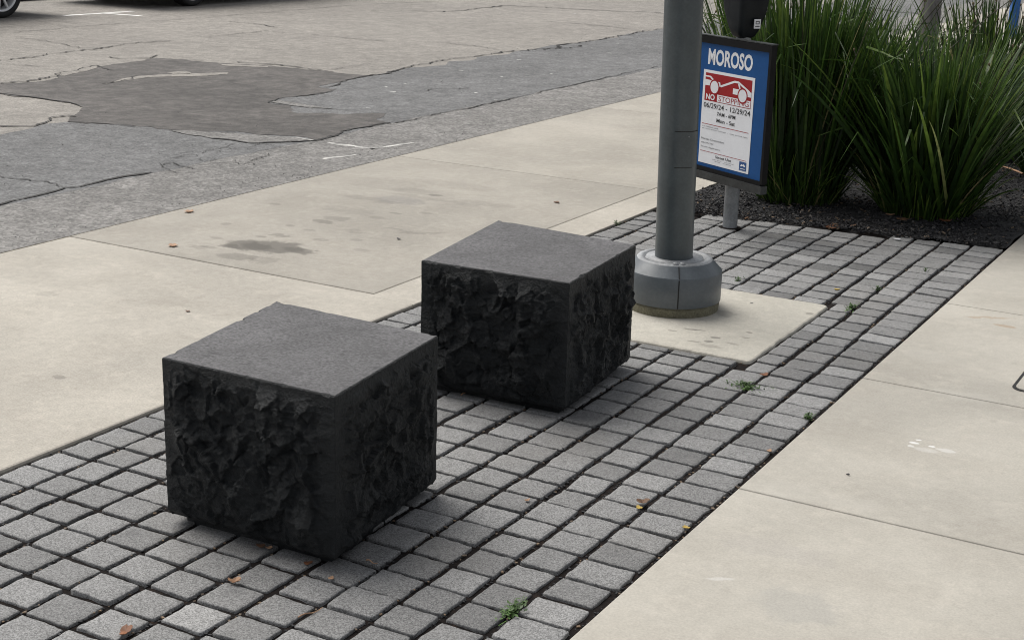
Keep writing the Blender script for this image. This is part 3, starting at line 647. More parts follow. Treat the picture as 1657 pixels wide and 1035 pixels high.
F = [(j * n + k, j * n + (k + 1) % n, (j + 1) * n + (k + 1) % n, (j + 1) * n + k) for j in range(len(hs_) - 1) for k in range(n)] + [tuple(range((len(hs_) - 1) * n, len(hs_) * n))]
link_mesh('shaft', V, F, M['pole'], lp, smooth=True)
# curved hand-hole cover on the shaft
def arc_plate(z0, z1, a0, a1, r0, thick, nseg=18):
    V, F = [], []
    for z in (z0, z1):
        for k in range(nseg + 1):
            a = a0 + (a1 - a0) * k / nseg; r = r0 * (1 - .012 * z) + thick
            V.append((lean[0] * z + r * math.cos(a), lean[1] * z + r * math.sin(a), z)); V.append((lean[0] * z + (r - thick - .001) * math.cos(a), lean[1] * z + (r - thick - .001) * math.sin(a), z))
    m = (nseg + 1) * 2
    for k in range(nseg): F += [(2 * k, 2 * k + 2, m + 2 * k + 2, m + 2 * k), (2 * k + 1, 2 * k, m + 2 * k, m + 2 * k + 1)][:1] + [(2 * k, 2 * k + 1, 2 * k + 3, 2 * k + 2), (m + 2 * k, m + 2 * k + 2, m + 2 * k + 3, m + 2 * k + 1)]
    F += [(0, m, m + 1, 1), (2 * nseg, 2 * nseg + 1, m + 2 * nseg + 1, m + 2 * nseg)]
    return V, F
am = math.atan2(-LC[1], -LC[0]) + .55
V, F = arc_plate(.600, .742, am - .75, am + .75, .0785, .0018); hc = link_mesh('hand_hole_cover', V, F, M['pole'], lp)
mb = MB(); V, F = arc_plate(.7425, .7455, am - .75, am + .75, .0785, .0012); mb.add(V, F); mb.build('cover_gap', M['seam'], hc); mb = MB(); V, F = arc_plate(.597, .5995, am - .7, am + .3, .0785, .0010); mb.add(V, F); mb.build('cover_gap', M['seam'], hc)
mb = MB(); mb.lathe([(.004, 0), (.004, .004)], (lean[0] * .725 + .0795 * math.cos(am), lean[1] * .725 + .0795 * math.sin(am), .722), 8); mb.build('screw', M['galv'], hc)

# ------------------------------------------------------------------ parking meter with its post
MP = gp(1181, 366)
pm = empty('parking_meter', (MP[0], MP[1], 0), 'black parking meter head on a thin galvanised post rising from the setts', 'parking meter')
mb = MB(); mb.lathe([(.038, -.02), (.038, 1.0)], n=32, cap=False); mb.build('post', M['galv'], pm, smooth=True)
mb = MB(); mb.lathe([(.060, -.008), (.058, -.004), (.040, -.002)], n=32); mb.build('post_collar', M['soil'], pm)
ry = math.radians(-38)
sect = [(0.972, .040, .035, -.0), (0.982, .056, .048, 0), (1.02, .078, .062, 0), (1.10, .108, .078, 0), (1.19, .125, .086, 0), (1.26, .128, .088, 0), (1.30, .124, .086, 0)]
V, F = [], []
def rrect(hx, hy, r, k=5):
    P = []
    for cx, cy, a0 in ((hx - r, hy - r, 0), (-hx + r, hy - r, 90), (-hx + r, -hy + r, 180), (hx - r, -hy + r, 270)):
        for j in range(k + 1): a = math.radians(a0 + 90 * j / k); P.append((cx + r * math.cos(a), cy + r * math.sin(a)))
    return P
Rm = Matrix.Rotation(ry, 3, 'Z')
for z, hx, hy, _ in sect:
    for x, y in rrect(hx * .82, hy, .022): V.append(tuple(Rm @ Vector((x, y, z))))
n = len(V) // len(sect)
F = [(j * n + i, j * n + (i + 1) % n, (j + 1) * n + (i + 1) % n, (j + 1) * n + i) for j in range(len(sect) - 1) for i in range(n)] + [tuple(range(n - 1, -1, -1)), tuple((len(sect) - 1) * n + i for i in range(n))]
hd = link_mesh('housing', V, F, M['meter'], pm, smooth=True)
V = []
for z, hx, hy in ((1.301, .108, .088), (1.36, .108, .088), (1.44, .095, .08), (1.50, .06, .06), (1.52, .02, .03)):
    for x, y in rrect(hx, hy, .018): V.append(tuple(Rm @ Vector((x, y, z))))
link_mesh('dome', V, [(j * n + i, j * n + (i + 1) % n, (j + 1) * n + (i + 1) % n, (j + 1) * n + i) for j in range(4) for i in range(n)] + [tuple(4 * n + i for i in range(n))], M['meter'], pm, smooth=True)
mb = MB(); mb.box(tuple(Rm @ Vector((0, -.0895, 1.175))), (.15, .006, .004), ry); mb.build('groove', M['seam'], pm)
mb = MB(); mb.box(tuple(Rm @ Vector((.0925, .018, 1.048))), (.004, .036, .046), ry); lb = mb.build('sticker', M['white'], pm)
mb = MB()
for dz, dy, sz, sy in ((.012, 0, .003, .020), (0, 0, .003, .020), (.006, .009, .014, .003), (.006, -.009, .014, .003), (-.012, .0, .004, .024)):
    mb.box(tuple(Rm @ Vector((.0952, .018 + dy, 1.048 + dz))), (.0015, sy, sz), ry)
mb.build('print', M['ink'], lb)
mb = MB(); mb.box(tuple(Rm @ Vector((.1035, -.01, 1.185))), (.008, .06, .035), ry, bev=.001); mb.build('blue_panel', M['blue'], pm)

# ------------------------------------------------------------------ sign board
SY = math.radians(-28.785); SC = np.array([-2.7041, 6.9505]) ; SZ = 0.5624
ex = np.array([math.cos(SY), math.sin(SY)]); en = np.array([math.sin(SY), -math.cos(SY)])   # en points to the viewer
sg = empty('sign_board', (SC[0], SC[1], 0), 'blue framed notice board clamped to the parking meter post, with a white no stopping notice', 'sign')
def sp(u, v, d=0.0): return (ex[0] * u + en[0] * d, ex[1] * u + en[1] * d, SZ + v)
def plate(mb, u0, u1, v0, v1, d0, d1, m=0):
    V = [sp(u, v, d) for d in (d0, d1) for u, v in ((u0, v0), (u1, v0), (u1, v1), (u0, v1))]
    mb.add(V, [(3, 2, 1, 0), (4, 5, 6, 7), (0, 1, 5, 4), (1, 2, 6, 5), (2, 3, 7, 6), (3, 0, 4, 7)], m)
UB, VT, VBt = .302, .373, -.257
mb = MB(); plate(mb, -UB, UB, VBt, VT, -.012, -.004); bp = mb.build('blue_poster', M['blue'], sg)
mb = MB(); plate(mb, -UB - .017, -UB, VBt - .012, VT + .036, -.024, .010); plate(mb, UB, UB + .017, VBt - .012, VT + .036, -.024, .010)
plate(mb, -UB, UB, VT, VT + .034, -.031, .009); plate(mb, -UB, UB, VBt - .022, VBt, -.031, .006); plate(mb, -UB, UB, VBt, VT, -.026, -.0125)
mb.build('frame', M['blackp'], sg)
mb = MB(); plate(mb, -UB - .017, UB + .018, VBt - .062, VBt - .022, -.026, .014); mb.build('bottom_rail', M['blackw'], sg)
mb = MB(); plate(mb, -UB - .017, UB + .018, VT + .0362, VT + .041, -.030, .006); mb.build('top_rail', M['blackw'], sg)
mb = MB(); plate(mb, -.04, .04, -.08, -.05, -.10, -.034); mb.build('clamp', M['galv'], sg); mb = MB(); plate(mb, -.04, .04, .2, .23, -.10, -.034); mb.build('clamp', M['galv'], sg)
NW, NHh = .1995, .2385
mb = MB(); plate(mb, -NW, NW, -NHh, NHh, -.0035, -.002); nt = mb.build('notice', M['white'], sg)
def nu(s, t_, d=-.0015): return sp(-NW + 2 * NW * s, NHh - 2 * NHh * t_, d)
def npoly(mb, pts, d, m=0): mb.add([nu(s, t_, d) for s, t_ in pts], [tuple(range(len(pts)))], m)
def nrect(mb, s0, s1, t0, t1, d, m=0): npoly(mb, [(s0, t1), (s1, t1), (s1, t0), (s0, t0)], d, m)
def ncirc(mb, s, t_, r, d, m=0):
    npoly(mb, [(s + r * math.cos(a) , t_ - r * .84 * math.sin(a)) for a in np.linspace(0, 2 * math.pi, 28, endpoint=False)], d, m)
mb = MB(); nrect(mb, .045, .955, .03, .235, -.0015, 0); nrect(mb, .045, .285, .235, .325, -.0015, 0); nrect(mb, .285, .955, .235, .325, -.0015, 0)
nrect(mb, .30, .948, .243, .318, -.0010, 1)
w1 = [(.045, .06), (.15, .06), (.24, .105), (.34, .11), (.36, .155), (.045, .165)]
npoly(mb, w1[::-1], -.0010, 1)
npoly(mb, [(.045, .075), (.045, .10), (.19, .105), (.135, .075)], -.0007, 0)
for (a, b) in (((.36, .150), (.62, .075)), ((.62, .075), (.70, .075)), ((.70, .075), (.92, .155)), ((.70, .085), (.74, .15))):
    dx, dy = b[0] - a[0], b[1] - a[1]; L = math.hypot(dx, dy); ox, oy = -dy / L * .013, dx / L * .011
    npoly(mb, [(a[0] + ox, a[1] + oy), (b[0] + ox, b[1] + oy), (b[0] - ox, b[1] - oy), (a[0] - ox, a[1] - oy)], -.00085, 1)
npoly(mb, [(.60, .205), (.955, .205), (.955, .155), (.86, .145), (.60, .145)], -.0009, 1)
for cx, cy in ((.235, .17), (.79, .205)):
    ncirc(mb, cx, cy, .098, -.00065, 0); ncirc(mb, cx, cy, .078, -.0004, 1)
mb.build('pictogram', [M['red'], M['white']], nt)
def text(body, s, t_, h, width=None, mat='ink', parent=None, bold=0.0, align='CENTER', d=-.0005, name='lettering', on='n'):
    cu = bpy.data.curves.new('txt', 'FONT'); cu.body = body; cu.size = 1; cu.align_x = 'CENTER'; cu.align_y = 'CENTER'; cu.offset = bold; cu.resolution_u = 3
    ob = bpy.data.objects.new('txt', cu); COL.objects.link(ob); dg = bpy.context.evaluated_depsgraph_get()
    me = bpy.data.meshes.new_from_object(ob.evaluated_get(dg)); bpy.data.objects.remove(ob); bpy.data.curves.remove(cu)
    P = np.array([v.co[:] for v in me.vertices]); mn, mx = P.min(0), P.max(0); P[:, :2] -= (mn[:2] + mx[:2]) / 2
    sy = h / (mx[1] - mn[1]); sx = (width / (mx[0] - mn[0])) if width else sy
    u0, v0 = (-NW + 2 * NW * s, NHh - 2 * NHh * t_) if on == 'n' else (s, t_)
    if align == 'LEFT': u0 += (mx[0] - mn[0]) * sx / 2
    V = [sp(u0 + p[0] * sx, v0 + p[1] * sy, d) for p in P]; F = [tuple(pl.vertices) for pl in me.polygons]; bpy.data.meshes.remove(me)
    return link_mesh(name, V, F, M[mat], parent)
text('MOROSO', .0, .307, .082, .345, 'white', bp, .030, d=-.003, on='s')
text('NO', .165, .281, .030, .070, 'white', nt, .03, d=-.0009)
text('STOPPING', .625, .281, .027, .235, 'red', nt, .0, d=-.0005)
text('06/29/24 - 12/29/24', .50, .372, .026, .365, 'ink', nt, .006)
text('7AM - 6PM', .5, .445, .020, .145, 'ink', nt, .01); text('Mon - Sat', .5, .515, .020, .145, 'ink', nt, .01)
mb = MB(); nrect(mb, .03, .95, .572, .578, -.001, 0); nrect(mb, .03, .95, .868, .873, -.001, 0); mb.build('rule', M['red'], nt)
text('LOT PARKING LANE', .04, .603, .006, .13, 'inkg', nt, align='LEFT'); text('at construction frontage  -  obey posted signs', .04, .626, .007, .36, 'inkg', nt, align='LEFT')
text('Moroso Construction', .04, .735, .010, .18, 'ink', nt, align='LEFT'); text('#24377737', .04, .780, .008, .10, 'inkg', nt, align='LEFT'); text('Permit Application', .04, .825, .009, .155, 'ink', nt, align='LEFT')
text('Street Use', .5, .905, .014, .125, 'ink', nt, .01); text('public works     street permit', .5, .940, .006, .17, 'inkg', nt); text('service     occupancy', .5, .957, .006, .13, 'inkg', nt)
mb = MB(); nrect(mb, .82, .955, .885, .978, -.001, 0); nrect(mb, .84, .935, .955, .962, -.0006, 1)
npoly(mb, [(.84, .93), (.87, .908), (.89, .918), (.91, .905), (.94, .93), (.92, .935), (.89, .928), (.86, .935)][::-1], -.0006, 1); mb.build('logo', [M['logo'], M['white']], nt)

# ------------------------------------------------------------------ strap-leaved plants
def clump(name, c, label, nbl, rad, hmin, hmax, spread, seed, bias=(0, 0), stalks=6, dead=.016, vee=0.0):
    r_ = np.random.default_rng(seed); root = empty(name, (c[0], c[1], 0.0), label, 'plant', 'strap-leaved clumps in the planting bed')
    V, F, A = [], [], []; NS = 9
    def blade(px, py, az, tilt, L, bend, wd, tone, kink=0):
        side = np.array([-math.sin(az), math.cos(az), 0]); tw = r_.normal(0, .5)
        p = np.array([px, py, 0.0]); th = tilt; b0 = len(V)
        for k in range(NS + 1):
            s = k / NS; w_ = wd * (min(1, .55 + s * 2.5)) * (1 - s ** 3.2) + .0006
            dirv = np.array([math.cos(az) * math.sin(th), math.sin(az) * math.sin(th), math.cos(th)]); up = np.cross(dirv, side)
            q = side * math.cos(tw + s * .5) + up * math.sin(tw + s * .5)
            V.append(tuple(p - q * w_ / 2)); V.append(tuple(p + q * w_ / 2)); A.extend([(min(.9, tone + .28 * s * s) if tone < .9 else tone) if s > .06 else max(tone, .7)] * 2)
            p = p + dirv * L / NS; th += bend / NS * (0.35 + 1.6 * s) + (kink if k == int(NS * .72) else 0)
        for k in range(NS): F.append((b0 + 2 * k, b0 + 2 * k + 1, b0 + 2 * k + 3, b0 + 2 * k + 2))
    fans = [(rad * math.sqrt(r_.random()), r_.uniform(0, 2 * math.pi)) for _ in range(max(8, nbl // 14))]
    for k in range(nbl):
        fr, fa = fans[r_.integers(len(fans))]; px, py = fr * math.cos(fa) + r_.normal(0, .012), fr * math.sin(fa) + r_.normal(0, .012)
        az = fa + r_.normal(0, .75) if fr > rad * .3 else r_.uniform(0, 6.28)
        bx, by_ = math.cos(az) + bias[0], math.sin(az) + bias[1]; az = math.atan2(by_, bx)
        tilt = min(1.9, abs(r_.normal(0, 1))) * spread * (.3 + .7 * fr / rad); L = r_.uniform(hmin, hmax) * (1 - .25 * min(1, tilt / .9)) * (1 - vee * (1 - min(1, tilt / .34)))
        tone = min(.89, max(0, r_.normal(.42, .22))) if r_.random() > dead else r_.uniform(.92, 1)
        kk = r_.uniform(.8, 2.0) if r_.random() < .10 else 0
        blade(px, py, az, tilt, L, r_.uniform(.0, .38) + tilt * .25, r_.uniform(.011, .026), tone, kk)
    for k in range(nbl // 5):                          # short shoots round the foot
        a = r_.uniform(0, 6.28); blade(rad * 1.05 * math.cos(a), rad * 1.05 * math.sin(a), a + r_.normal(0, .5), r_.uniform(.1, .7), r_.uniform(.10, .45), r_.uniform(.1, 1.1), r_.uniform(.006, .012), min(1, max(.2, r_.normal(.62, .2))))
    link_mesh('foliage', V, F, M['leaf'], root, smooth=True, attr=A)
    if stalks:
        for k in range(stalks):
            st = MB(); a = r_.uniform(0, 6.28); th = abs(r_.normal(0, .30)); L = r_.uniform(hmax * .8, hmax * 1.25); p = np.array([rad * .5 * math.cos(a), rad * .5 * math.sin(a), 0.]); pts = []
            for j in range(9):
                pts.append(p.copy()); p = p + np.array([math.cos(a) * math.sin(th), math.sin(a) * math.sin(th), math.cos(th)]) * L / 8; th += r_.uniform(-.03, .10)
            for j in range(8):
                q0, q1 = Vector(pts[j]), Vector(pts[j + 1]); d = q1 - q0; Rq = d.to_track_quat('Z', 'Y').to_matrix(); st.box(tuple((q0 + q1) / 2), (.0042, .0042, d.length * 1.04), rot=Rq)
                if j > 3 and r_.random() < .6:
                    aa = r_.uniform(0, 6.28); e2 = Vector((math.cos(aa) * .5, math.sin(aa) * .5, .8)).normalized() * r_.uniform(.03, .14); Rq = e2.to_track_quat('Z', 'Y').to_matrix()
                    st.box(tuple(q1 + e2 / 2), (.003, .003, e2.length), rot=Rq)
                    st.lathe([(.001, -.008), (.0055, -.003), (.0055, .004), (.001, .009)], tuple(q1 + e2), 6, m=1)
            st.build('flower_stalk', [M['stalk'], M['seed']], root)
    return root
clump('strap_leaf_plant', gp(1290, 322), 'dense dark green strap-leaved clump growing right beside the notice board', 1200, .21, .85, 1.5, .25, 11, (-.05, -.1), 9, vee=.10)
clump('strap_leaf_plant', gp(1496, 345), 'wide strap-leaved clump by the right corner of the setts, rusty leaf litter at its foot', 1350, .22, .85, 1.45, .41, 12, (0, -.15), 6, vee=.54)
clump('strap_leaf_plant', gp(1700, 285), 'strap-leaved clump cut by the right edge, one pale blade arching over the mulch', 420, .16, .7, 1.1, .40, 13, (.0, -.1), 4, vee=.2)
clump('strap_leaf_plant', gp(1215, 262), 'strap-leaved clump hidden behind the notice board, thin tips rising left of the meter', 150, .15, .9, 1.5, .24, 14, (-.3, 0), 5)
clump('strap_leaf_plant', gp(1392, 262), 'strap-leaved clump in the second row, filling the space left of the bare tree trunk', 420, .20, .8, 1.22, .26, 15, (-.5, 0), 7, vee=.15)
clump('strap_leaf_plant', gp(1590, 250), 'strap-leaved clump in the second row, standing in front of the blue post', 480, .20, .8, 1.32, .30, 16, (-.1, 0), 8, vee=.1)
clump('strap_leaf_plant', gp(1535, 205), 'low sparse strap-leaved clump farthest back, just right of the bare tree trunk', 130, .18, .45, .75, .35, 17, (0, 0), 12)
# pale fallen or bent blades that stand out
def ribbon(name, pts, wd, mat, label, cat='leaf', group=None):
    P = np.array(pts, float); n = len(P); V = []
    for i in range(n):
        d = P[min(n - 1, i + 1)] - P[max(0, i - 1)]; d /= np.linalg.norm(d); s = np.cross(d, [0, 0, 1.0]); s /= np.linalg.norm(s); f = math.sin(math.pi * (i + .6) / (n + .2)) ** .5
        q = s * .8 + np.cross(s, d) * .5; V += [tuple(P[i] - q * wd * f / 2), tuple(P[i] + q * wd * f / 2)]
    V += [(x, y, z - .0009) for x, y, z in V]; m = 2 * n
    F = [(2 * i, 2 * i + 1, 2 * i + 3, 2 * i + 2) for i in range(n - 1)] + [(m + 2 * i + 2, m + 2 * i + 3, m + 2 * i + 1, m + 2 * i) for i in range(n - 1)]
    o = link_mesh(name, V, F, mat); return tag(o, label, cat, group)

# ------------------------------------------------------------------ street tree
TC = gp(1479, 216)
tr_ = empty('street_tree', (TC[0], TC[1], 0), 'smooth pale grey tree trunk rising out of the planting bed between the clumps', 'tree')
r_ = np.random.default_rng(4)
def tube(mb, pts, rad, n=14):
    V = []; 
    for i, p in enumerate(pts):
        d = Vector(pts[min(len(pts) - 1, i + 1)]) - Vector(pts[max(0, i - 1)]); R = d.to_track_quat('Z', 'Y').to_matrix()
        for k in range(n): a = 2 * math.pi * k / n; V.append(tuple(Vector(p) + R @ Vector((rad[i] * math.cos(a), rad[i] * math.sin(a), 0))))
    mb.add(V, [(j * n + k, j * n + (k + 1) % n, (j + 1) * n + (k + 1) % n, (j + 1) * n + k) for j in range(len(pts) - 1) for k in range(n)] + [tuple((len(pts) - 1) * n + k for k in range(n))])
mb = MB(); zt = np.linspace(-.05, 3.2, 22)
tube(mb, [(.02 * math.sin(z * 1.3), .02 * math.cos(z), z) for z in zt], [.088 + .05 * math.exp(-max(z, 0) * 7) - .012 * z + .002 * math.sin(z * 9) for z in zt], 24)
ends = []
for k in range(9):
    a = k * 2.4; z0 = 2.3 + .1 * k; L = r_.uniform(1.3, 2.2); pts = [(0, 0, z0)]; th = .7
    for j in range(6): q = pts[-1]; pts.append((q[0] + math.cos(a) * math.sin(th) * L / 6, q[1] + math.sin(a) * math.sin(th) * L / 6, q[2] + math.cos(th) * L / 6)); th += r_.uniform(-.15, .1); a += r_.uniform(-.2, .2)
    tube(mb, pts, [.035 * (1 - j / 7.5) for j in range(7)], 8); ends += pts[2:]
mb.build('trunk', M['bark'], tr_, smooth=True)
V, F, A = [], [], []
for k in range(5200):
    c = np.array(ends[r_.integers(len(ends))]) + r_.normal(0, .33, 3); s = r_.uniform(.03, .06); a = r_.normal(0, 1, 3); a /= np.linalg.norm(a); b = np.cross(a, r_.normal(0, 1, 3)); b /= np.linalg.norm(b); i0 = len(V)
    V += [tuple(c - a * s), tuple(c + b * s * .5), tuple(c + a * s), tuple(c - b * s * .5)]; F.append((i0, i0 + 1, i0 + 2, i0 + 3)); A += [r_.uniform(.2, .85)] * 4
link_mesh('crown', V, F, M['leaf'], tr_, attr=A)

# ------------------------------------------------------------------ blue post at the kerb
BC = gp(1636, 62)
bpz = empty('blue_post', (BC[0], BC[1], 0), 'blue painted post with a pale edge standing behind the plants near the kerb', 'post')
sc_ = 9.0
mb = MB(); mb.box((0, 0, .65), (.105, .105, 1.3), math.radians(30), bev=.01); mb.build('shaft', M['kerbblue'], bpz)
mb = MB(); mb.box((RV[0] * .075, RV[1] * .075, .65), (.028, .03, 1.3), math.radians(30), bev=.004); mb.build('pale_edge_strip', M['paintw'], bpz)
mb = MB(); mb.box((0, 0, .012), (.2, .2, .024), math.radians(30), bev=.004); mb.build('base_plate', M['galv'], bpz)

# ------------------------------------------------------------------ parked cars on the far side
def car(name, wheel_xy, nose_first, paintm, label, wheel_is='front'):
    """car parked along +-Y; wheel_xy is the ground point of the kerb-near visible wheel"""
    WB, R_, W = 2.68, .33, 1.80; oh = .88
    root = empty(name, (0, 0, 0), label, 'car', 'cars parked along the far side of the street')
    # local: x forward, origin under the body centre on the ground; near flank is +y local after rotation
    prof = [(-2.22, .42), (-2.25, .62), (-2.20, .86), (-2.10, 1.00), (-1.55, 1.04), (-1.05, 1.38), (-.45, 1.46), (.30, 1.44), (.95, 1.08), (1.25, .99), (1.90, .90), (2.16, .78), (2.26, .60), (2.24, .36), (2.18, .22)]
    under = []
    for cx in (WB / 2, -WB / 2):
        under.append((cx + .40, .20))
        for k in range(13): a = math.pi * k / 12; under.append((cx + .385 * math.cos(a), .33 + .385 * math.sin(a)) if .33 + .385 * math.sin(a) > .20 else (cx + .385 * math.cos(a), .20))
        under.append((cx - .40, .20))
    outline = prof + under + [(-2.16, .24)]
    def sec(y, sh):
        out = []
        for x, z in outline:
            k = 1 - sh * (.10 + (.16 if z > 1.05 else 0)) ; out.append((x * (1 - .03 * sh), y, z if z < .9 else z - .02 * sh))
        return out
    ysec = [(-.90, 1), (-.86, .3), (-.6, 0), (0, 0), (.6, 0), (.86, .3), (.90, 1)]
    V, F = [], []; n = len(outline)
    for y, sh in ysec:
        for (x, z) in outline:
            yy = y
            if z > 1.05: yy = y * (1 - .20 * (z - 1.05) / .4)
            V.append((x * (1 - .012 * sh), yy, z))
    for j in range(len(ysec) - 1):
        for i in range(n): F.append((j * n + i, j * n + (i + 1) % n, (j + 1) * n + (i + 1) % n, (j + 1) * n + i))
    F.append(tuple(range(n))); F.append(tuple((len(ysec) - 1) * n + i for i in range(n - 1, -1, -1)))
    body = link_mesh('body', V, F, paintm, root)
    for s in (-1, 1):
        y = s * .905
        for q in ([(-1.35, 1.05), (-.98, 1.33), (-.5, 1.40), (-.5, 1.05)], [(-.44, 1.05), (-.44, 1.40), (.28, 1.38), (.82, 1.06)]):
            mb = MB(); P = [(x, s * (.90 * (1 - .20 * max(0, z - 1.05) / .4) + .006), z) for x, z in q]; P2 = [(x, yy - s * .01, z) for x, yy, z in P]; k = len(P)
            mb.add(P + P2, [tuple(range(k)), tuple(range(2 * k - 1, k - 1, -1))] + [(i, (i + 1) % k, k + (i + 1) % k, k + i) for i in range(k)])
            mb.build('side_window', M['glass'], root)
    for sy in (-1, 1):
        mb = MB(); mb.box((0, sy * .895, .25), (1.75, .04, .12), bev=.01); mb.build('sill', M['blackp'], root)
    mb = MB(); mb.box((0, 0, .24), (3.9, 1.5, .12)); mb.build('underbody', M['blackp'], root)
    for s in (-1, 1):
        mb = MB(); mb.box((2.17, s * .66, .70), (.16, .34, .12), bev=.02); mb.build('headlight', M['lampw'], root)
        mb = MB(); mb.box((-2.17, s * .66, .78), (.12, .32, .14), bev=.02); mb.build('tail_light', M['lampr'], root)
        mb = MB(); mb.box((.78, s * .99, 1.05), (.12, .16, .11), bev=.02); mb.build('mirror', paintm, root)
    for cx in (WB / 2, -WB / 2):
        for s in (-1, 1):
            Rw = Matrix.Rotation(-s * math.pi / 2, 3, 'X'); c = (cx, s * .80, R_)
            mb = MB(); mb.lathe([(.248, -.10), (.30, -.105), (.325, -.085), (R_, -.05), (R_, .05), (.325, .085), (.30, .100), (.258, .095), (.248, .07)], c, 56, R=Rw, cap=False)
            ty = mb.build('tyre', M['tyre'], root, smooth=True)
            mb = MB(); mb.lathe([(.256, -.09), (.256, .088), (.248, .096), (.228, .088), (.220, -.04)], c, 56, R=Rw, cap=False); mb.lathe([(.05, .02), (.05, .072), (.035, .08)], c, 20, R=Rw)
            for k in range(10):
                a = 2 * math.pi * k / 10 + .15; Rs = Matrix.Rotation(a, 3, 'Z'); Rt = Rw @ Rs
                cc = Rw @ (Rs @ Vector((.135, 0, .062))); mb.box(tuple(cc + Vector(c)), (.20, .036 if k % 2 else .030, .026), rot=Rt, bev=.004)
            mb.build('rim', M['rim'], ty)
            mb = MB(); mb.lathe([(.004, .0), (.21, .0), (.21, -.02)], c, 40, R=Rw); mb.build('brake_disc', M['seam'], ty)
    # place: local +y flank must face the camera (+X world)
    if nose_first > 0: rz = math.radians(-90) + math.pi; flank = -1    # nose towards +Y
    else: rz = math.radians(-90); flank = 1                           # nose towards -Y
    lx = WB / 2 if wheel_is == 'front' else -WB / 2
    R = Matrix.Rotation(rz, 3, 'Z'); off = R @ Vector((lx, flank * .89, 0))
    root.rotation_euler = (0, 0, rz); root.location = (wheel_xy[0] - off.x, wheel_xy[1] - off.y, ZR)
    return root
c1 = gp(5, 30, ZR); c2 = gp(313, 10.5, ZR)
car('parked_car', c1, 1, M['cargrey'], 'parked car at the left edge, showing its silver ten-spoke wheel', 'front')
car('parked_car', c2, -1, M['carblack'], 'black parked car in the next bay, beyond the white bay mark', 'front')
sheet('far_pavement', [(-16.3, -30), (-16.3, 140), (-22, 140), (-22, -30)], ZR + .1, M['walk_r'])

# ------------------------------------------------------------------ litter and weeds
def leaf(px, size, mat, label, kind='fallen_leaf', z=.0, curl=.35, lobes=3, rot=None, elong=1.0):
    p = gp(px[0], px[1], z); r2 = np.random.default_rng(int(px[0] * 7 + px[1])); n = 28; V = []; rot = r2.uniform(0, 6.28) if rot is None else rot
    for k in range(n):
        a = 2 * math.pi * k / n; r = size * (.55 + .35 * abs(math.cos(a * lobes / 2)) + r2.uniform(-.06, .06)); x, y = r * math.cos(a) * elong, r * math.sin(a) * .75
        V.append((x * math.cos(rot) - y * math.sin(rot), x * math.sin(rot) + y * math.cos(rot), .003 + curl * (x * x * .5 + y * y * .6) / size + r2.uniform(0, .12) * size * curl))
    m = n; V.append((0, 0, .003)); V += [(x, y, zz - .0012) for x, y, zz in V]; F = [(k, (k + 1) % m, m) for k in range(m)] + [(m + 1 + (k + 1) % m, m + 1 + k, 2 * m + 1) for k in range(m)] + [(k, m + 1 + k, m + 1 + (k + 1) % m, (k + 1) % m) for k in range(m)]
    o = link_mesh(kind, V, F, mat, smooth=False); o.location = (p[0], p[1], z); return tag(o, label, 'leaf' if 'leaf' in kind else 'litter', 'fallen leaves and scraps on the paving')
ZP = -.004
leaf((1345, 369), .055, M['dryleaf'], 'big rust-coloured leaf lying at the edge of the mulch on the last row of setts', z=ZP, lobes=5)
leaf((1363, 368), .05, M['brownleaf'], 'thin brown leaf tip beside the big rust leaf at the mulch edge', z=ZP, elong=1.6, rot=.3)
leaf((380, 943), .020, M['tanleaf'], 'curled pinkish tan scrap lying on a sett in front of the near stone block', z=ZP, curl=1.2)
leaf((436, 888), .011, M['tanleaf'], 'small pale scrap under the front face of the near stone block', z=ZP, curl=1)
leaf((498, 912), .014, M['dryleaf'], 'rust leaf fragment at the front corner of the near stone block', z=ZP)
leaf((536, 936), .011, M['tanleaf'], 'tan crumb in front of the near block corner', z=ZP)
leaf((422, 884), .015, M['brownleaf'], 'brown leaf bit tucked under the middle of the near block', z=ZP)
leaf((1110, 854), .013, M['yelleaf'], 'bright yellow leaf scrap in the joint along the right sidewalk edge', z=ZP)
leaf((1245, 730), .012, M['tanleaf'], 'orange tan scrap in the right edge joint, halfway along', z=ZP)
leaf((1237, 607), .022, M['dryleaf'], 'orange brown leaf beside the green weed near the pad', z=ZP)
leaf((1040, 814), .024, M['brownleaf'], 'brown crumpled leaf in a joint right of the near block', z=ZP, curl=.8)
leaf((1034, 822), .014, M['yelleaf'], 'olive yellow leaf next to the crumpled brown one', z=ZP)
leaf((853, 811), .010, M['tanleaf'], 'pale seed in the joint between the two blocks and the right sidewalk', z=ZP, curl=1)
leaf((306, 343), .034, M['tanleaf'], 'reddish tan leaf near the kerb on the street side concrete', z=.001, lobes=5)
leaf((280, 398), .034, M['tanleaf'], 'reddish tan leaf just above the left concrete joint', z=.001, lobes=5)
leaf((901, 328), .024, M['brownleaf'], 'small dark brown leaf alone on the concrete left of the lamp post', z=.001)
leaf((645, 387), .014, M['ink'], 'black speck on the concrete left of the far block', kind='litter_scrap', z=.001)
leaf((304, 504), .012, M['brownleaf'], 'dark speck on the large left concrete slab', kind='litter_scrap', z=.001)
leaf((1354, 469), .016, M['yelleaf'], 'tan yellow leaf in a joint above the pad corner', z=ZP)
leaf((1372, 768), .007, M['ink'], 'tiny black dot on the right sidewalk', kind='litter_scrap', z=.001)
leaf((1452, 388), .022, M['white'], 'small white scrap on the setts near the bed', kind='litter_scrap', z=ZP)
leaf((203, 1022), .02, M['dryleaf'], 'rust leaf sliver in a joint at the bottom left', z=ZP, elong=1.6)
leaf((700, 590), .008, M['white'], 'white crumb between the two blocks', kind='litter_scrap', z=ZP)
leaf((1490, 352), .05, M['dryleaf'], 'rust leaf litter at the foot of the wide clump', z=.012, lobes=5)
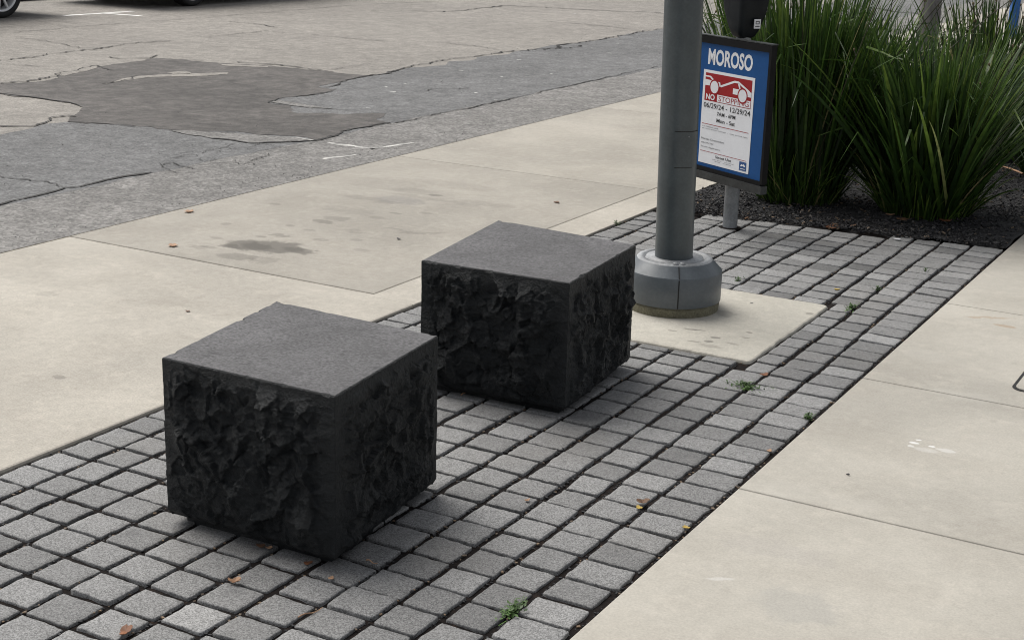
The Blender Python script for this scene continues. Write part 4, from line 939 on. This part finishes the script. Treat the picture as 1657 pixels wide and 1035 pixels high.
leaf((1460, 356), .045, M['brownleaf'], 'brown leaf at the left foot of the wide clump', z=.012, lobes=5)
leaf((1530, 358), .05, M['dryleaf'], 'rust leaf at the right foot of the wide clump', z=.012, lobes=5)
leaf((1497, 344), .030, M['tanleaf'], 'pale tan leaf caught among the stems of the wide clump', z=.02, lobes=5)
leaf((1550, 346), .035, M['tanleaf'], 'tan leaf on the mulch right of the wide clump', z=.014, lobes=5)
leaf((1440, 348), .03, M['tanleaf'], 'small tan leaf on the mulch left of the wide clump', z=.014)
def twig(px0, px1, wd, mat, label, z=.0):
    a, b = gp(*px0, z), gp(*px1, z); P = [(a[0] + (b[0] - a[0]) * s, a[1] + (b[1] - a[1]) * s, z + .003 + .003 * math.sin(s * 7)) for s in np.linspace(0, 1, 8)]
    mb = MB(); tube(mb, P, [wd * (1 - .5 * s) for s in np.linspace(0, 1, 8)], 6); return tag(mb.build('dry_stem', mat), label, 'stem', 'dry stems on the ground')
twig((482, 1000), (522, 985), .0018, M['tanleaf'], 'pale straw lying across a joint at the bottom, below the near block', ZP)
twig((593, 907), (611, 913), .0018, M['tanleaf'], 'short pale straw by the right foot of the near block', ZP)
twig((746, 640), (762, 633), .0022, M['tanleaf'], 'tan straw at the left foot of the far block', ZP)
twig((1205, 355), (1222, 350), .004, M['tanleaf'], 'tan stem at the mulch edge beside the meter post', .0)
twig((1655, 282), (1590, 258), .006, M['tanleaf'], 'pale bent stem over the mulch by the right edge', .12)
def weed(px, r, cnt, label, elong=(1, 1), h=.02):
    p = gp(*px); r2 = np.random.default_rng(int(px[0])); V, F = [], []
    for k in range(cnt):
        a = r2.uniform(0, 6.28); rr = r * abs(r2.normal(0, .5)); c = np.array([rr * math.cos(a) * elong[0], rr * math.sin(a) * elong[1], r2.uniform(0, h)]); s = r2.uniform(.003, .009)
        d = r2.normal(0, 1, 3); d[2] = abs(d[2]) * .5; d /= np.linalg.norm(d); e = np.cross(d, [0, 0, 1.]); e /= max(np.linalg.norm(e), 1e-6); i0 = len(V)
        V += [tuple(c - d * s), tuple(c + e * s * .45), tuple(c + d * s), tuple(c - e * s * .45)]; F.append((i0, i0 + 1, i0 + 2, i0 + 3))
    for k in range(max(3, cnt // 25)):
        a = r2.uniform(0, 6.28); L = r * r2.uniform(.8, 1.8); i0 = len(V); s = .0012
        V += [(-s, 0, -.01), (s, 0, -.01), (L * math.cos(a) * elong[0] + s, L * math.sin(a) * elong[1], .012), (L * math.cos(a) * elong[0] - s, L * math.sin(a) * elong[1], .012)]; F.append((i0, i0 + 1, i0 + 2, i0 + 3))
    o = link_mesh('weed', V, F, M['weed']); o.location = (p[0], p[1], -.008); return tag(o, label, 'weed', 'small weeds in the joints')
weed((1207, 624), .055, 330, 'sprawling green weed in the joints right of the far block', (1.2, .9)); weed((829, 987), .032, 260, 'green weed in a joint at the bottom centre', (.6, 1.7))
weed((1377, 497), .035, 170, 'green weed in the joint beside the far corner of the pad', (.6, 1.8)); weed((1194, 452), .022, 60, 'tiny weed in a joint behind the lamp post base')
weed((1308, 674), .022, 90, 'small weed at the edge of the right sidewalk', (.7, 1.3)); weed((1420, 467), .018, 50, 'tiny weed sprig two joints above the pad corner')
weed((997, 361), .022, 60, 'tiny weed at the sidewalk edge behind the far block'); weed((1497, 437), .012, 30, 'faint green sprig in a joint near the right end of the setts')

# ------------------------------------------------------------------ utility lid at the right edge
u0 = gp(1634, 630)
ul = rounded_slab('utility_cover', u0[0] + .012, u0[0] + .62, u0[1] + .012, u0[1] + .80, .0055, .0035, .04, .002, M['walk_r'])
ul2 = rounded_slab('rim_gap', u0[0], u0[0] + .632, u0[1], u0[1] + .812, .0022, .001, .045, .0005, M['seam']); ul2.parent = ul
tag(ul, 'flat concrete utility lid with a dark rim set in the right sidewalk', 'utility cover')
